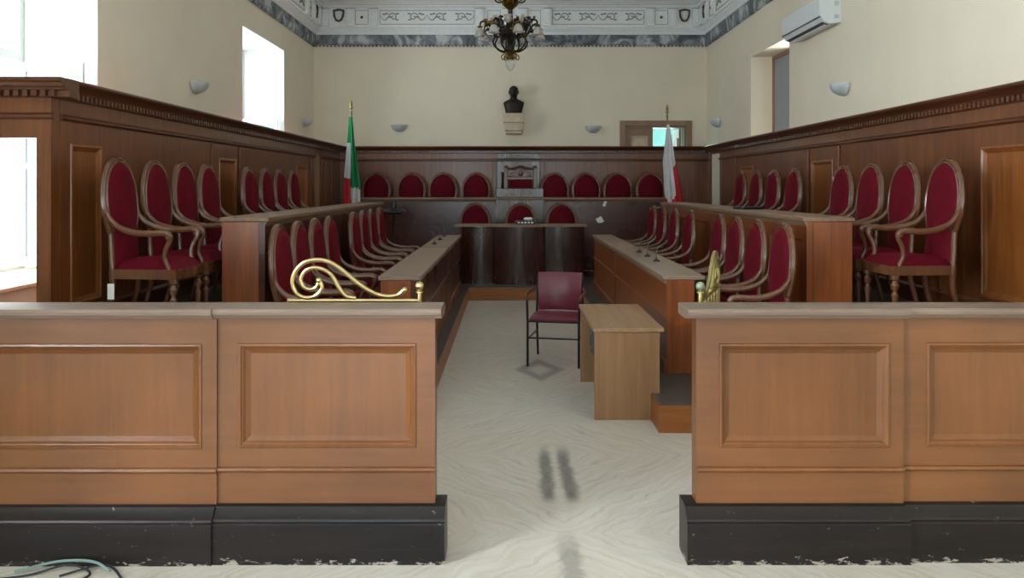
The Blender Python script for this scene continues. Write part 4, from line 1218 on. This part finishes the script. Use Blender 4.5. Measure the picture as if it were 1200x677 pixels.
# papers and a folder on the high counter
o = MB().box(-.12, .12, -.09, .09, 0, .025, .004).build('dark_folder', M['black'], None, False)
dx = 8.6
o.location = (2.38, F*2.38/(946-597)+1.6, 1.42); o.rotation_euler = (0, 0, .3); tag(o, 'dark folder lying on the high counter between the two chair groups', 'folder')
# cables on the public side floor
mb = MB(); mb.tube(spline([(-2.3, 3.36, .006), (-2.05, 3.42, .006), (-1.9, 3.49, .02), (-1.78, 3.44, .006), (-1.84, 3.34, .006), (-2.0, 3.3, .006), (-1.8, 3.22, .006), (-1.6, 3.3, .006), (-1.66, 3.44, .006), (-1.76, 3.5, .015), (-1.9, 3.42, .006)], 8), .005, 6)
o = mb.build('cable', M['cable'], None); tag(o, 'thin dark cable coiled on the floor against the barrier plinth', 'cable')
mb = MB(); mb.tube(spline([(-2.1, 3.44, .014), (-1.95, 3.5, .03), (-1.8, 3.5, .03), (-1.7, 3.45, .014)], 8), .006, 6)
o = mb.build('cable', M['cable_green'], None); tag(o, 'short grey-green cable lying over the dark coiled one by the plinth', 'cable')

# ------------------------------------------------------------------ light
def area(name, loc, rot, sx, sy, power, col):
    l = bpy.data.lights.new(name, 'AREA'); l.shape = 'RECTANGLE'; l.size = sx; l.size_y = sy; l.energy = power; l.color = col
    o = bpy.data.objects.new(name, l); COL.objects.link(o); o.location = loc; o.rotation_euler = rot
    return o
for k, (a, b) in enumerate(LW):
    area('window_daylight', (XL-TL-.3, (a+b)/2, (WZ0+WZ1)/2+.1), (0, -PI/2, 0), WZ1-WZ0+.3, b-a+.3, (950, 250, 215)[k], ((.9, .96, 1.), (1., .985, .96), (1., .985, .96))[k])
for k, (a, b) in enumerate(FD):
    area('doorway_daylight', ((a+b)/2, YF-.5, 1.7), (PI/2, 0, 0), b-a+.2, 3.4, (165, 80)[k], (.9, .96, 1.))
area('window_daylight', (XR+TR+.6, (RW[0]+RW[1])/2, 2.3), (0, PI/2, 0), 2.6, 1.8, 60, (1., .97, .9))
area('teal_room_daylight', (3.3, YB+2.9, 2.6), (-PI/2+.4, 0, 0), .9, 1.2, 60, (.8, 1., 1.))
w_ = bpy.data.worlds.new('sky'); S.world = w_; w_.use_nodes = True
bg = w_.node_tree.nodes['Background']; bg.inputs[0].default_value = (.9, .95, 1., 1); bg.inputs[1].default_value = 1.5

# ------------------------------------------------------------------ camera
cam = bpy.data.cameras.new('camera'); co = bpy.data.objects.new('camera', cam); COL.objects.link(co)
co.location = (0, 0, EYE); co.rotation_euler = (PI/2, 0, 0)
cam.sensor_width = 36; cam.lens = 36*F/1200; cam.shift_x = 3/1200; cam.shift_y = -120.5/1200; cam.clip_start = .05
S.camera = co
S.view_settings.view_transform = 'Standard'; S.view_settings.look = 'None'; S.view_settings.gamma = 1.; S.view_settings.use_curve_mapping = False
S.view_settings.exposure = .64
S.cycles.max_bounces = 8; S.cycles.diffuse_bounces = 5; S.cycles.glossy_bounces = 3; S.cycles.transparent_max_bounces = 8
S.cycles.sample_clamp_indirect = 6.
